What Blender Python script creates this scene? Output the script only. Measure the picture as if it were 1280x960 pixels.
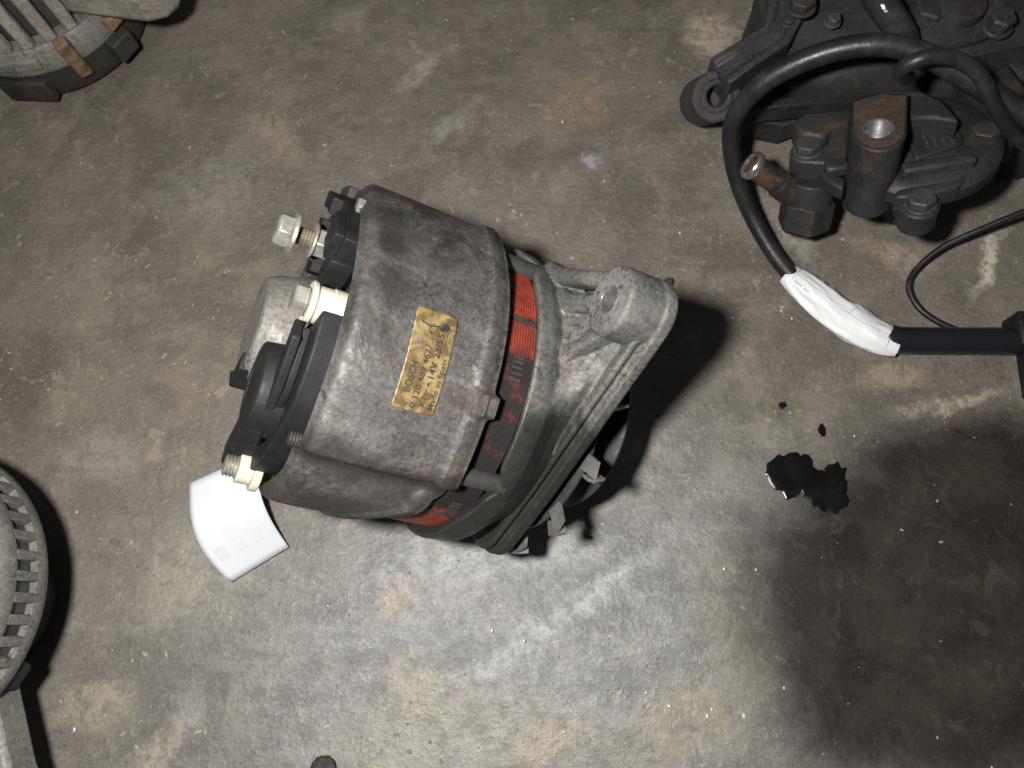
import bpy, bmesh, math, random
from mathutils import Vector, Matrix
random.seed(7)
S = bpy.context.scene
for o in list(bpy.data.objects): bpy.data.objects.remove(o)

# ------------------------------------------------------------------ camera
CAM_ROT = Matrix(((0.9987740, 0.0152117, 0.0471074), (0.0, 0.9516151, -0.3072924), (-0.0495025, 0.3069157, 0.9504485)))
CAM_POS = Vector((0, 0, 0.377))
FPX = 960.0
cd = bpy.data.cameras.new('camera'); cam = bpy.data.objects.new('camera', cd); S.collection.objects.link(cam)
cam.matrix_world = Matrix.Translation(CAM_POS) @ CAM_ROT.to_4x4()
cd.sensor_width = 36; cd.lens = 36 * FPX / 1280; cd.clip_start = 0.005; cd.clip_end = 50
cd.dof.use_dof = True; cd.dof.focus_distance = 0.285; cd.dof.aperture_fstop = 26
S.camera = cam
# ------------------------------------------------------------------ light: a small bright lamp beside the lens, dim room fill
W = bpy.data.worlds.new('World'); S.world = W; W.use_nodes = True
W.node_tree.nodes['Background'].inputs[0].default_value = (0.95, 0.97, 1.0, 1)
W.node_tree.nodes['Background'].inputs[1].default_value = 0.05
ld = bpy.data.lights.new('phone_lamp', 'POINT'); ld.energy = 10.6; ld.shadow_soft_size = 0.0125; ld.color = (1.0, 0.975, 0.94)
lamp = bpy.data.objects.new('phone_lamp', ld); S.collection.objects.link(lamp)
lamp.location = CAM_POS + CAM_ROT @ Vector((-0.064, 0.020, 0.020))
S.view_settings.view_transform = 'Standard'; S.view_settings.look = 'None'
S.view_settings.exposure = 0; S.view_settings.gamma = 1; S.view_settings.use_curve_mapping = False

# ------------------------------------------------------------------ placing helpers
def onz(u, v, z=0.0):
    r = CAM_ROT @ Vector(((u - 640) / FPX, -(v - 480) / FPX, -1.0))
    return CAM_POS + r * ((z - CAM_POS.z) / r.z)
MM = 0.001
# ------------------------------------------------------------------ node helpers
class NT:
    def __init__(s, name):
        s.m = bpy.data.materials.new(name); s.m.use_nodes = True; s.t = s.m.node_tree; s.n = s.t.nodes; s.l = s.t.links
        s.b = s.n['Principled BSDF']; s.co = s.n.new('ShaderNodeTexCoord').outputs['Object']
    def _in(s, sock, v):
        if v is None: return
        if hasattr(v, 'is_linked') or isinstance(v, bpy.types.NodeSocket): s.l.new(v, sock)
        elif isinstance(v, (tuple, list)) and len(v) == 3 and sock.type == 'RGBA': sock.default_value = (*v, 1)
        else: sock.default_value = v
    def math(s, op, a, b=None, c=None, clamp=False):
        n = s.n.new('ShaderNodeMath'); n.operation = op; n.use_clamp = clamp
        for i, v in enumerate((a, b, c)): s._in(n.inputs[i], v)
        return n.outputs[0]
    def noise(s, scale, detail=4, rough=0.6, dist=0.0, vec=None, lac=2.0):
        n = s.n.new('ShaderNodeTexNoise'); s._in(n.inputs['Vector'], vec or s.co)
        n.inputs['Scale'].default_value = scale; n.inputs['Detail'].default_value = detail
        n.inputs['Roughness'].default_value = rough; n.inputs['Distortion'].default_value = dist; n.inputs['Lacunarity'].default_value = lac
        return n.outputs['Fac']
    def voro(s, scale, feature='F1', vec=None, out='Distance', rnd=1.0):
        n = s.n.new('ShaderNodeTexVoronoi'); n.feature = feature; s._in(n.inputs['Vector'], vec or s.co)
        n.inputs['Scale'].default_value = scale; n.inputs['Randomness'].default_value = rnd
        return n.outputs[out]
    def map(s, vec=None, loc=(0,0,0), rot=(0,0,0), sc=(1,1,1)):
        n = s.n.new('ShaderNodeMapping'); s._in(n.inputs[0], vec or s.co)
        n.inputs[1].default_value = loc; n.inputs[2].default_value = rot; n.inputs[3].default_value = sc
        return n.outputs[0]
    def ramp(s, v, a, b, lo=0.0, hi=1.0):
        n = s.n.new('ShaderNodeMapRange'); n.interpolation_type = 'SMOOTHSTEP'; s._in(n.inputs[0], v)
        for i, q in enumerate((a, b, lo, hi)): n.inputs[i + 1].default_value = q
        return n.outputs[0]
    def mix(s, f, a, b, mode='MIX'):
        n = s.n.new('ShaderNodeMix'); n.data_type = 'RGBA'; n.blend_type = mode
        s._in(n.inputs[0], f); s._in(n.inputs[6], a); s._in(n.inputs[7], b); return n.outputs[2]
    def sep(s, vec=None):
        n = s.n.new('ShaderNodeSeparateXYZ'); s._in(n.inputs[0], vec or s.co); return n.outputs
    def bump(s, h, strength=0.3, dist=0.001, normal=None):
        n = s.n.new('ShaderNodeBump'); n.inputs['Strength'].default_value = strength; n.inputs['Distance'].default_value = dist
        s._in(n.inputs['Height'], h)
        if normal is not None: s._in(n.inputs['Normal'], normal)
        return n.outputs[0]
    def out(s, col=None, rough=None, metal=None, normal=None, spec=None, **kw):
        s._in(s.b.inputs['Base Color'], col); s._in(s.b.inputs['Roughness'], rough); s._in(s.b.inputs['Metallic'], metal)
        s._in(s.b.inputs['Normal'], normal); s._in(s.b.inputs['Specular IOR Level'], spec)
        for k, v in kw.items(): s._in(s.b.inputs[k], v)
        return s.m

def cast_metal(name, light, dark, speck=(0.03,0.028,0.025), metal=0.35, rough=(0.45,0.75), oil=None, oilcol=(0.035,0.033,0.03), tan=0.25, bump=0.35, pit=1.0, spec=0.5, rust=0.0):
    """weathered cast metal; oil = function(NT)->mask of a dark oily film"""
    t = NT(name)
    big = t.noise(28, 5, 0.65, 0.6); mid = t.noise(110, 6, 0.7, 0.3); fine = t.noise(650, 4, 0.7); sp = t.noise(420, 3, 0.8, 0.2)
    c = t.mix(t.ramp(big, 0.36, 0.66), dark, light)
    c = t.mix(t.math('MULTIPLY', t.ramp(mid, 0.50, 0.72), 0.55), c, tuple(min(1, v * 1.45) for v in light))
    c = t.mix(t.math('MULTIPLY', t.ramp(t.noise(60, 5, 0.7, 0.8), 0.55, 0.75), tan), c, (0.23, 0.17, 0.10))
    c = t.mix(t.math('MULTIPLY', t.ramp(sp, 0.50, 0.62), t.ramp(t.noise(45, 4, 0.6), 0.36, 0.60, 0.15, 0.9 * pit)), c, speck)
    c = t.mix(t.math('MULTIPLY', t.ramp(fine, 0.35, 0.75), 0.35), c, tuple(min(1, v * 1.9) for v in light))
    if oil:
        br = t.math('MULTIPLY', t.ramp(t.noise(330, 4, 0.75, 0.2), 0.50, 0.60), t.ramp(t.noise(17, 4, 0.6, 0.6), 0.46, 0.60))
        c = t.mix(t.math('MULTIPLY', br, 0.6), c, (0.095,0.062,0.040))
        wh = t.math('MULTIPLY', t.ramp(t.noise(260, 5, 0.75, 0.3), 0.56, 0.66), t.ramp(t.noise(23, 4, 0.6, 0.6), 0.48, 0.62))
        c = t.mix(t.math('MULTIPLY', wh, 0.65), c, (0.30,0.292,0.272))
    if rust: c = t.mix(t.math('MULTIPLY', t.ramp(t.noise(48, 6, 0.72, 0.8), 0.53, 0.64), rust), c, (0.075,0.046,0.030))
    r = t.ramp(mid, 0.35, 0.7, rough[1], rough[0])
    if oil:
        m = oil(t); c = t.mix(m, c, oilcol); r = t.math('MULTIPLY_ADD', m, -0.12, r)
    nb = t.bump(mid, bump, 0.0012); nb = t.bump(fine, bump * 0.7, 0.0004, nb)
    return t.out(c, r, metal, nb, spec)

def plain(name, col, rough=0.5, metal=0.0, var=0.25, bump=0.15, scale=150, dirt=0.0, dirtcol=(0.10,0.08,0.06), spec=0.5):
    t = NT(name); n = t.noise(scale, 5, 0.65, 0.3)
    c = t.mix(t.ramp(n, 0.3, 0.7), tuple(v * (1 - var) for v in col), tuple(min(1, v * (1 + var)) for v in col))
    if dirt: c = t.mix(t.math('MULTIPLY', t.ramp(t.noise(scale * 0.45, 5, 0.7, 0.5), 0.45, 0.7), dirt), c, dirtcol)
    return t.out(c, t.ramp(n, 0.2, 0.8, min(1, rough + 0.12), max(0.05, rough - 0.12)), metal, t.bump(t.noise(scale * 4, 4, 0.7), bump, 0.0005), spec)

def theta(t):                      # angle round the machine's own axis, degrees (object X is the shaft)
    x, y, z = t.sep()
    a = t.math('MULTIPLY', t.math('ARCTAN2', z, y), 57.29578)
    return t.math('MULTIPLY_ADD', t.math('LESS_THAN', a, -60.0), 360.0, a)

def rear_oil(t):
    th = theta(t); w = t.math('MULTIPLY_ADD', t.noise(70, 5, 0.7, 0.4), 22.0, t.math('ADD', th, -11.0))
    band = t.math('MULTIPLY', t.ramp(w, 129, 137), t.ramp(w, 158, 146))
    top = t.math('MULTIPLY', t.ramp(w, 78, 60), t.ramp(t.noise(40, 5, 0.65, 0.8), 0.40, 0.60))
    low = t.math('MULTIPLY', t.ramp(w, 150, 165), 0.55)
    left = t.math('MULTIPLY', t.math('MULTIPLY', t.ramp(t.sep()[0], 0.024, 0.010), t.ramp(w, 118, 100)), t.ramp(t.noise(34, 4, 0.6, 0.6), 0.42, 0.56))
    m = t.math('MAXIMUM', band, t.math('MAXIMUM', top, t.math('MAXIMUM', low, left)))
    blot = t.math('MULTIPLY', t.ramp(t.noise(26, 6, 0.72, 0.7), 0.50, 0.62), 0.75)
    return t.math('MULTIPLY', t.math('MAXIMUM', m, blot), 0.8)
def front_oil(t):
    th = theta(t); w = t.math('MULTIPLY_ADD', t.noise(45, 5, 0.7, 0.5), 46.0, t.math('ADD', th, -23.0))
    return t.math('MULTIPLY', t.ramp(w, 96, 112), 0.86)

M = {}
M['rear_cast'] = cast_metal('rear_cast_aluminium', (0.122,0.117,0.110), (0.046,0.044,0.042), oil=rear_oil, oilcol=(0.027,0.025,0.023), bump=0.5, spec=0.4)
M['front_cast'] = cast_metal('front_cast_aluminium', (0.150,0.147,0.136), (0.078,0.076,0.070), oil=front_oil, oilcol=(0.019,0.018,0.0165), tan=0.5, bump=0.5, spec=0.35)
M['old_cast'] = cast_metal('dusty_cast_aluminium', (0.25,0.23,0.195), (0.14,0.125,0.105), metal=0.1, tan=0.6, pit=0.6)
M['grey_cast'] = cast_metal('grey_cast_aluminium', (0.185,0.18,0.163), (0.095,0.091,0.083), metal=0.1, tan=0.4, pit=0.6)
M['dark_cast'] = cast_metal('oily_dark_casting', (0.033,0.031,0.029), (0.015,0.0145,0.014), metal=0.05, tan=0.10, rough=(0.45,0.65), bump=0.25, pit=0.3, spec=0.28, rust=0.18)
M['iron'] = cast_metal('oily_black_iron', (0.030,0.0285,0.0275), (0.013,0.0125,0.0125), metal=0.0, tan=0.14, rough=(0.45,0.62), bump=0.16, pit=0.2, spec=0.28, rust=0.32)
M['bracket'] = cast_metal('worn_dark_bracket', (0.050,0.048,0.052), (0.022,0.021,0.023), metal=0.1, tan=0.12, rough=(0.40,0.58), bump=0.18, pit=0.3, spec=0.28, rust=0.18)
M['rust'] = cast_metal('rusty_machined_face', (0.085,0.050,0.031), (0.028,0.023,0.021), metal=0.1, tan=0.3, bump=0.25, pit=0.5)
def pipe_rust():
    t = NT('half_rusted_pipe'); n = t.noise(120, 5, 0.7, 0.4)
    c = t.mix(t.ramp(n, 0.46, 0.60), (0.024,0.022,0.021), (0.085,0.048,0.026)); return t.out(c, 0.5, 0.2, t.bump(n, 0.2, 0.0006))
M['pipe_rust'] = pipe_rust()
M['hub'] = cast_metal('pale_hub_aluminium', (0.165,0.157,0.142), (0.095,0.088,0.078), metal=0.1, tan=0.5)
M['boss_face'] = cast_metal('machined_boss_face', (0.20,0.196,0.188), (0.12,0.117,0.112), metal=0.3, rough=(0.35,0.55), tan=0.15, bump=0.2)
M['black_plastic'] = plain('black_plastic', (0.012,0.012,0.013), 0.55, 0, 0.3, 0.25, 160, 0.35, (0.030,0.028,0.026), 0.22)
M['white_plastic'] = plain('aged_white_plastic', (0.50,0.455,0.37), 0.45, 0, 0.06, 0.1, 150, 0.22, (0.30,0.23,0.13))
M['zinc'] = plain('tarnished_zinc', (0.36,0.345,0.305), 0.42, 0.6, 0.3, 0.35, 260, 0.65, (0.12,0.095,0.06))
M['brass'] = plain('yellow_zinc_thread', (0.30,0.265,0.19), 0.40, 0.6, 0.3, 0.2, 260, 0.45, (0.12,0.08,0.04))
M['steel'] = plain('bright_steel', (0.55,0.55,0.54), 0.28, 0.9, 0.2, 0.15, 200, 0.2)
M['bore_steel'] = plain('oily_bore_steel', (0.42,0.41,0.40), 0.28, 0.85, 0.3, 0.2, 200, 0.4, (0.04,0.035,0.03))
M['dark_steel'] = plain('dark_steel', (0.06,0.058,0.056), 0.45, 0.4, 0.3, 0.3, 180, 0.3, (0.10,0.075,0.05))
M['fan_steel'] = plain('galvanised_fan_steel', (0.17,0.167,0.163), 0.55, 0.3, 0.3, 0.3, 160, 0.4, (0.12,0.10,0.08))
M['rubber'] = plain('black_rubber', (0.012,0.0125,0.014), 0.42, 0, 0.3, 0.4, 90, 0.5, (0.055,0.05,0.044), 0.4)
M['paper'] = plain('white_paper', (0.60,0.625,0.655), 0.7, 0, 0.03, 0.05, 40, 0.10, (0.42,0.40,0.36))
M['film'] = plain('white_label_film', (0.74,0.74,0.75), 0.42, 0, 0.04, 0.1, 60, 0.22, (0.36,0.33,0.29))
M['ink'] = plain('black_ink_hole_shade', (0.022,0.021,0.022), 0.55, 0, 0.3, 0.0)  # printed ink, and the black that stands for shade inside holes
M['grey_ink'] = plain('faded_grey_ink', (0.17,0.17,0.19), 0.6, 0, 0.2, 0.0)
M['pale_ink'] = plain('pale_blue_show_through', (0.565,0.595,0.63), 0.7, 0, 0.04, 0.0)
M['copper'] = plain('copper_winding', (0.50,0.19,0.09), 0.4, 0.6)
M['orange_rust'] = plain('orange_rust', (0.19,0.125,0.07), 0.85, 0, 0.45, 0.8, 120, 0.6, (0.06,0.048,0.036))
M['debris'] = plain('dark_debris', (0.035,0.033,0.030), 0.8, 0, 0.4, 0.5, 300)
M['grit'] = plain('pale_grit', (0.27,0.245,0.205), 0.8, 0, 0.5, 0.4, 90)
M['bead'] = plain('wet_bead', (0.62,0.62,0.60), 0.12, 0.2, 0.05, 0.0)

def lamination_material():
    t = NT('red_laminations'); th = theta(t)
    w = t.math('MULTIPLY_ADD', t.noise(90, 5, 0.7, 0.4), 10.0, t.math('ADD', th, -5.0))
    def band(a, b, e=2.0): return t.math('MULTIPLY', t.ramp(w, a - e, a + e), t.ramp(w, b + e, b - e))
    red = t.math('MAXIMUM', t.math('MAXIMUM', band(45, 74.5, 1), t.math('MULTIPLY', band(77, 90), 0.7)), t.math('MAXIMUM', t.math('MULTIPLY', band(158, 190), 0.8), t.math('MULTIPLY', band(92, 126, 5), t.ramp(t.noise(130, 4, 0.7), 0.50, 0.66, 0.0, 0.28))))
    wear = t.ramp(t.noise(240, 4, 0.75, 0.2), 0.40, 0.56, 0.55, 1.0)
    red = t.math('MULTIPLY', red, wear)
    c = t.mix(red, (0.020,0.017,0.017), (0.27,0.040,0.021))
    return t.out(c, 0.5, 0.0, t.bump(t.noise(600, 3), 0.25, 0.0004))
M['lam'] = lamination_material()

def label_material():
    t = NT('stained_yellow_foil'); n = t.noise(95, 6, 0.7, 0.6); n2 = t.noise(260, 4, 0.7)
    c = t.mix(t.ramp(n, 0.40, 0.62), (0.215,0.150,0.055), (0.29,0.225,0.115))
    c = t.mix(t.math('MULTIPLY', t.ramp(t.noise(120, 6, 0.75, 0.8), 0.44, 0.58), 0.85), c, (0.085,0.050,0.020))
    c = t.mix(t.math('MULTIPLY', t.ramp(n2, 0.60, 0.70), 0.6), c, (0.10,0.07,0.04))
    return t.out(c, t.ramp(n, 0.3, 0.7, 0.55, 0.32), 0.15, t.bump(n, 0.3, 0.0006))
M['label'] = label_material()

# ------------------------------------------------------------------ mesh helpers
def finish(bm, ang=35):
    bmesh.ops.recalc_face_normals(bm, faces=bm.faces[:])
    for f in bm.faces: f.smooth = True
    a = math.radians(ang)
    for e in bm.edges:
        if len(e.link_faces) == 2: e.smooth = e.calc_face_angle(0) < a
def obj(name, bm, mat, parent=None, ang=35, bevel=0, seg=2):
    finish(bm, ang)
    me = bpy.data.meshes.new(name); bm.to_mesh(me); bm.free(); me.materials.append(M[mat] if isinstance(mat, str) else mat)
    o = bpy.data.objects.new(name, me); S.collection.objects.link(o)
    if parent: o.parent = parent
    if bevel:
        b = o.modifiers.new('bevel', 'BEVEL'); b.width = bevel; b.segments = seg; b.limit_method = 'ANGLE'; b.angle_limit = math.radians(40); b.harden_normals = False
    return o
def tag(o, label, cat, group=None):
    o['label'] = label; o['category'] = cat
    if group: o['group'] = group
    return o
def empty(name, mw, label, cat):
    o = bpy.data.objects.new(name, None); S.collection.objects.link(o); o.matrix_world = mw; o.empty_display_size = 0.02
    return tag(o, label, cat)
def basis(d, hint=Vector((0,0,1))):
    d = Vector(d).normalized(); x = hint.cross(d)
    if x.length < 1e-4: x = Vector((1,0,0)).cross(d)
    x.normalize(); return x, d.cross(x), d
def prism(bm, pts, off):
    """closed prism: polygon pts (Vectors) swept by off"""
    a = [bm.verts.new(p) for p in pts]; b = [bm.verts.new(Vector(p) + off) for p in pts]; n = len(a)
    bm.faces.new(a); bm.faces.new(b[::-1])
    for i in range(n): bm.faces.new((a[i], b[i], b[(i+1) % n], a[(i+1) % n]))
def lathe(bm, prof, o=Vector((0,0,0)), d=Vector((1,0,0)), n=40, a0=0, a1=360, close=False, hint=Vector((0,0,1))):
    """prof: list of (along, radius); swept round d through o"""
    x, y, z = basis(d, hint); o = Vector(o); full = abs(a1 - a0) >= 359.9; rings = []
    for i in range(n if full else n + 1):
        t = math.radians(a0 + (a1 - a0) * i / n); dirr = x * math.cos(t) + y * math.sin(t)
        rings.append([bm.verts.new(o + z * p[0] + dirr * p[1]) for p in prof])
    m = len(prof); cnt = len(rings)
    for i in range(cnt if full else cnt - 1):
        A, B = rings[i], rings[(i+1) % cnt]
        for k in range(m if close else m - 1):
            k2 = (k + 1) % m
            f = [A[k], A[k2], B[k2], B[k]]
            bm.faces.new(f)
    if close and not full:
        bm.faces.new(rings[0]); bm.faces.new(rings[-1][::-1])
    if not close:
        bmesh.ops.remove_doubles(bm, verts=[v for r in rings for v in r if True], dist=1e-7)
def cyl(bm, o, d, L, r, r2=None, n=28, hint=Vector((0,0,1))):
    r2 = r if r2 is None else r2; x, y, z = basis(d, hint); o = Vector(o)
    a = []; b = []
    for i in range(n):
        t = 2 * math.pi * i / n; q = x * math.cos(t) + y * math.sin(t)
        a.append(bm.verts.new(o + q * r)); b.append(bm.verts.new(o + z * L + q * r2))
    bm.faces.new(a[::-1]); bm.faces.new(b)
    for i in range(n): bm.faces.new((a[i], a[(i+1) % n], b[(i+1) % n], b[i]))
def ringcyl(bm, o, d, L, r, ri, n=32):
    lathe(bm, [(0, ri), (0, r), (L, r), (L, ri)], o, d, n, close=True)
def box(bm, c, s, ax=None):
    ax = ax or (Vector((1,0,0)), Vector((0,1,0)), Vector((0,0,1))); c = Vector(c)
    p = [c + ax[0]*(i*s[0]/2) + ax[1]*(j*s[1]/2) - ax[2]*(s[2]/2) for i, j in ((-1,-1),(1,-1),(1,1),(-1,1))]
    prism(bm, p, ax[2] * s[2])
def tube(bm, pts, r, n=14, sub=8, cap=True):
    """Catmull-Rom tube; r number or list"""
    P = [Vector(p) for p in pts]; R = r if isinstance(r, (list, tuple)) else [r] * len(P); C = []; RR = []
    for i in range(len(P) - 1):
        p0 = P[max(i-1, 0)]; p1 = P[i]; p2 = P[i+1]; p3 = P[min(i+2, len(P)-1)]
        for k in range(sub):
            t = k / sub
            C.append(0.5 * ((2*p1) + (p2-p0)*t + (2*p0-5*p1+4*p2-p3)*t*t + (3*p1-p0-3*p2+p3)*t**3)); RR.append(R[i]*(1-t)+R[i+1]*t)
    C.append(P[-1]); RR.append(R[-1]); rings = []; up = None
    for i, c in enumerate(C):
        d = (C[min(i+1, len(C)-1)] - C[max(i-1, 0)]).normalized()
        if up is None: up = basis(d)[0]
        up = (up - d * up.dot(d)).normalized(); w = d.cross(up)
        rings.append([bm.verts.new(c + (up*math.cos(2*math.pi*j/n) + w*math.sin(2*math.pi*j/n)) * RR[i]) for j in range(n)])
    for i in range(len(rings)-1):
        for j in range(n): bm.faces.new((rings[i][j], rings[i][(j+1)%n], rings[i+1][(j+1)%n], rings[i+1][j]))
    if cap: bm.faces.new(rings[0][::-1]); bm.faces.new(rings[-1])
    return C
def thread(bm, o, d, L, r, pitch, n=20):
    """threaded rod: stack of V ridges"""
    prof = [(0, 0)]; k = int(L / pitch)
    for i in range(k):
        prof += [(i*pitch, r*0.84), (i*pitch + pitch*0.5, r)]
    prof += [(k*pitch, r*0.84), (k*pitch, 0)]
    lathe(bm, prof, o, d, n)
def hexhead(bm, o, d, L, r, flange=0, hint=Vector((0,0,1))):
    if flange: cyl(bm, o, d, L*0.25, flange, flange*0.96, 24, hint)
    x, y, z = basis(d, hint); o = Vector(o)
    ringsp = [(0.0 if not flange else L*0.22, 1.0), (L*0.86, 1.0), (L, 0.84)]
    rings = [[bm.verts.new(o + z*l + (x*math.cos(math.pi*i/3) + y*math.sin(math.pi*i/3))*r*s) for i in range(6)] for l, s in ringsp]
    bm.faces.new(rings[0][::-1]); bm.faces.new(rings[-1])
    for a, b in zip(rings, rings[1:]):
        for i in range(6): bm.faces.new((a[i], a[(i+1)%6], b[(i+1)%6], b[i]))
def NB(): return bmesh.new()
def V(*a): return Vector(a)

# ================================================================== GROUND
def build_ground():
    t = NT('stained_workshop_concrete')
    warp = t.n.new('ShaderNodeVectorMath'); warp.operation = 'MULTIPLY_ADD'
    nc = t.n.new('ShaderNodeTexNoise'); nc.inputs['Scale'].default_value = 38; nc.inputs['Detail'].default_value = 5; nc.inputs['Roughness'].default_value = 0.7
    t.l.new(t.co, nc.inputs['Vector']); t.l.new(nc.outputs['Color'], warp.inputs[0]); warp.inputs[1].default_value = (0.03, 0.03, 0)
    sub = t.n.new('ShaderNodeVectorMath'); sub.operation = 'ADD'; sub.inputs[1].default_value = (-0.015, -0.015, 0)
    t.l.new(t.co, sub.inputs[0]); t.l.new(sub.outputs[0], warp.inputs[2]); wv = warp.outputs[0]
    def spot(u, v, rx, ry=None, rot=0, e=0.5, vec=None):
        """soft elliptical stain round the ground point; radii in metres"""
        p = onz(u, v); ry = ry or rx
        n = t.n.new('ShaderNodeVectorMath'); n.operation = 'SUBTRACT'; t.l.new(vec or wv, n.inputs[0]); n.inputs[1].default_value = (p.x, p.y, 0)
        q = t.map(n.outputs[0], rot=(0, 0, -rot)); q = t.map(q, sc=(1/rx, 1/ry, 0))
        ln = t.n.new('ShaderNodeVectorMath'); ln.operation = 'LENGTH'; t.l.new(q, ln.inputs[0])
        return t.ramp(ln.outputs['Value'], 1 + e, 1 - e)
    big = t.noise(9, 5, 0.6, 0.5); mid = t.noise(34, 6, 0.68, 0.4); sm = t.noise(130, 5, 0.7, 0.2); fine = t.noise(520, 4, 0.75); grain = t.noise(1500, 2, 0.8)
    streakv = t.map(rot=(0, 0, math.radians(-32)), sc=(14, 75, 1)); streak = t.noise(1.0, 6, 0.7, 0.5, streakv)
    c = t.mix(t.ramp(big, 0.35, 0.65), (0.108,0.093,0.073), (0.170,0.150,0.121))
    c = t.mix(t.math('MULTIPLY', t.ramp(mid, 0.42, 0.68), 0.62), c, (0.228,0.200,0.158))
    c = t.mix(t.math('MULTIPLY', t.ramp(t.noise(21, 6, 0.7, 0.7), 0.50, 0.68), 0.55), c, (0.098,0.087,0.073))
    # worn bare cement round the middle of the floor
    bare = t.math('MULTIPLY', spot(640, 800, 0.165, 0.095, 0.15, 0.7), 0.9)
    cb = t.mix(t.ramp(mid, 0.38, 0.64), (0.145,0.145,0.141), (0.212,0.211,0.204))
    cb = t.mix(t.math('MULTIPLY', t.ramp(streak, 0.50, 0.68), 0.6), cb, (0.285,0.286,0.280))
    cb = t.mix(t.math('MULTIPLY', t.ramp(t.noise(75, 5, 0.72, 0.6), 0.56, 0.70), 0.5), cb, (0.26,0.235,0.185))
    c = t.mix(bare, c, cb)
    # dark grease rubbed in along one direction
    c = t.mix(t.math('MULTIPLY', t.ramp(streak, 0.47, 0.36), 0.30), c, (0.110,0.104,0.095))
    # pale chips, tan scuffs and spilled paint
    tan = (0.29,0.25,0.185)
    for (u, v, rx, ry, ro, k, col) in [
        (350,170,0.022,0.009,-0.7,0.5,tan),(270,235,0.035,0.022,0.4,0.45,(0.24,0.225,0.19)),(555,160,0.012,0.005,0.9,0.6,(0.27,0.255,0.23)),(520,90,0.013,0.006,0.8,0.6,(0.33,0.30,0.25)),
        (725,125,0.018,0.016,0,0.55,(0.25,0.195,0.125)),(740,198,0.006,0.004,0,0.6,(0.34,0.35,0.37)),(890,40,0.013,0.016,0.3,0.7,(0.40,0.35,0.28)),(440,30,0.009,0.014,0.3,0.5,(0.27,0.24,0.20)),
        (1238,322,0.021,0.0040,0.98,1.0,(0.52,0.49,0.40)),(1190,503,0.026,0.0035,0.25,0.85,(0.36,0.32,0.25)),(1122,320,0.015,0.008,-0.5,0.65,(0.33,0.28,0.21)),(1128,327,0.004,0.003,0,0.5,(0.12,0.17,0.165)),
        (1120,468,0.015,0.008,0.2,0.55,(0.32,0.27,0.20)),(990,290,0.018,0.006,-1.1,0.6,(0.30,0.28,0.23)),(490,745,0.008,0.007,0,0.6,(0.32,0.26,0.19)),(512,850,0.012,0.013,0.3,0.5,tan),
        (560,925,0.045,0.022,0.1,0.5,(0.25,0.23,0.175)),(690,925,0.02,0.010,0.3,0.6,tan),(860,900,0.035,0.014,0.4,0.6,(0.26,0.23,0.175)),(120,880,0.016,0.009,0.2,0.6,(0.30,0.27,0.215)),
        (240,720,0.03,0.02,0.5,0.5,(0.29,0.265,0.22)),(120,570,0.022,0.012,0.2,0.5,(0.27,0.25,0.22)),(930,760,0.02,0.03,0.2,0.4,(0.28,0.25,0.19)),(1090,760,0.016,0.012,0.3,0.4,(0.15,0.13,0.11)),
        (610,700,0.05,0.010,0.1,0.5,(0.33,0.33,0.325)),(700,770,0.055,0.005,0.55,0.6,(0.34,0.34,0.335)),(800,560,0.01,0.006,0.4,0.4,(0.33,0.32,0.30)),(200,935,0.02,0.006,1.0,0.6,(0.34,0.31,0.25))]:
        m = spot(u, v, rx, ry, ro, 0.6); m = t.math('MULTIPLY', m, t.ramp(sm, 0.36, 0.56, 0.25, 1.0)); c = t.mix(t.math('MULTIPLY', m, min(1, k * 1.25)), c, col)
    # dark brown patch with a darker rim in one corner of the floor
    dark_patch = t.math('MAXIMUM', spot(1195, 760, 0.096, 0.080, 0.0, 0.28), t.math('MAXIMUM', spot(1070, 890, 0.030, 0.030, 0, 0.6), spot(1240, 600, 0.075, 0.03, 0, 0.4)))
    dark_patch_col = t.mix(t.ramp(mid, 0.36, 0.66), (0.014,0.012,0.0105), (0.032,0.025,0.020))
    dark_patch_col = t.mix(t.math('MULTIPLY', t.ramp(sm, 0.55, 0.72), 0.5), dark_patch_col, (0.062,0.045,0.033))
    rim = t.math('MULTIPLY', dark_patch, t.ramp(dark_patch, 1.0, 0.55)); dark_patch_col = t.mix(t.math('MULTIPLY', rim, 1.6, clamp=True), dark_patch_col, (0.013,0.0125,0.012))
    c = t.mix(t.math('MULTIPLY', dark_patch, 0.95), c, dark_patch_col)
    # crisp pale chips and dark spatter where the skin has flaked
    chipm = t.math('MULTIPLY', t.ramp(t.noise(85, 6, 0.62, 0.5), 0.585, 0.635), t.ramp(t.noise(16, 4, 0.6), 0.44, 0.58)); chipm = t.math('MULTIPLY', chipm, t.math('MULTIPLY_ADD', dark_patch, -0.9, 0.9))
    c = t.mix(t.math('MULTIPLY', chipm, 0.42), c, (0.33,0.295,0.235))
    c = t.mix(t.math('MULTIPLY', t.ramp(t.noise(62, 6, 0.66, 0.9), 0.56, 0.68), 0.38), c, (0.080,0.070,0.058))
    # pores
    pores = t.math('MULTIPLY', t.ramp(t.voro(330), 0.20, 0.10), t.ramp(t.noise(50, 3, 0.6), 0.50, 0.60)); c = t.mix(t.math('MULTIPLY', pores, 0.7), c, (0.045,0.04,0.036))
    # speckle
    c = t.mix(t.math('MULTIPLY', t.math('MULTIPLY', t.ramp(fine, 0.54, 0.68), t.math('MULTIPLY_ADD', dark_patch, -0.85, 1.0)), 0.26), c, (0.42,0.395,0.35))
    c = t.mix(t.math('MULTIPLY', t.ramp(fine, 0.46, 0.32), 0.32), c, (0.06,0.055,0.05))
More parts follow.
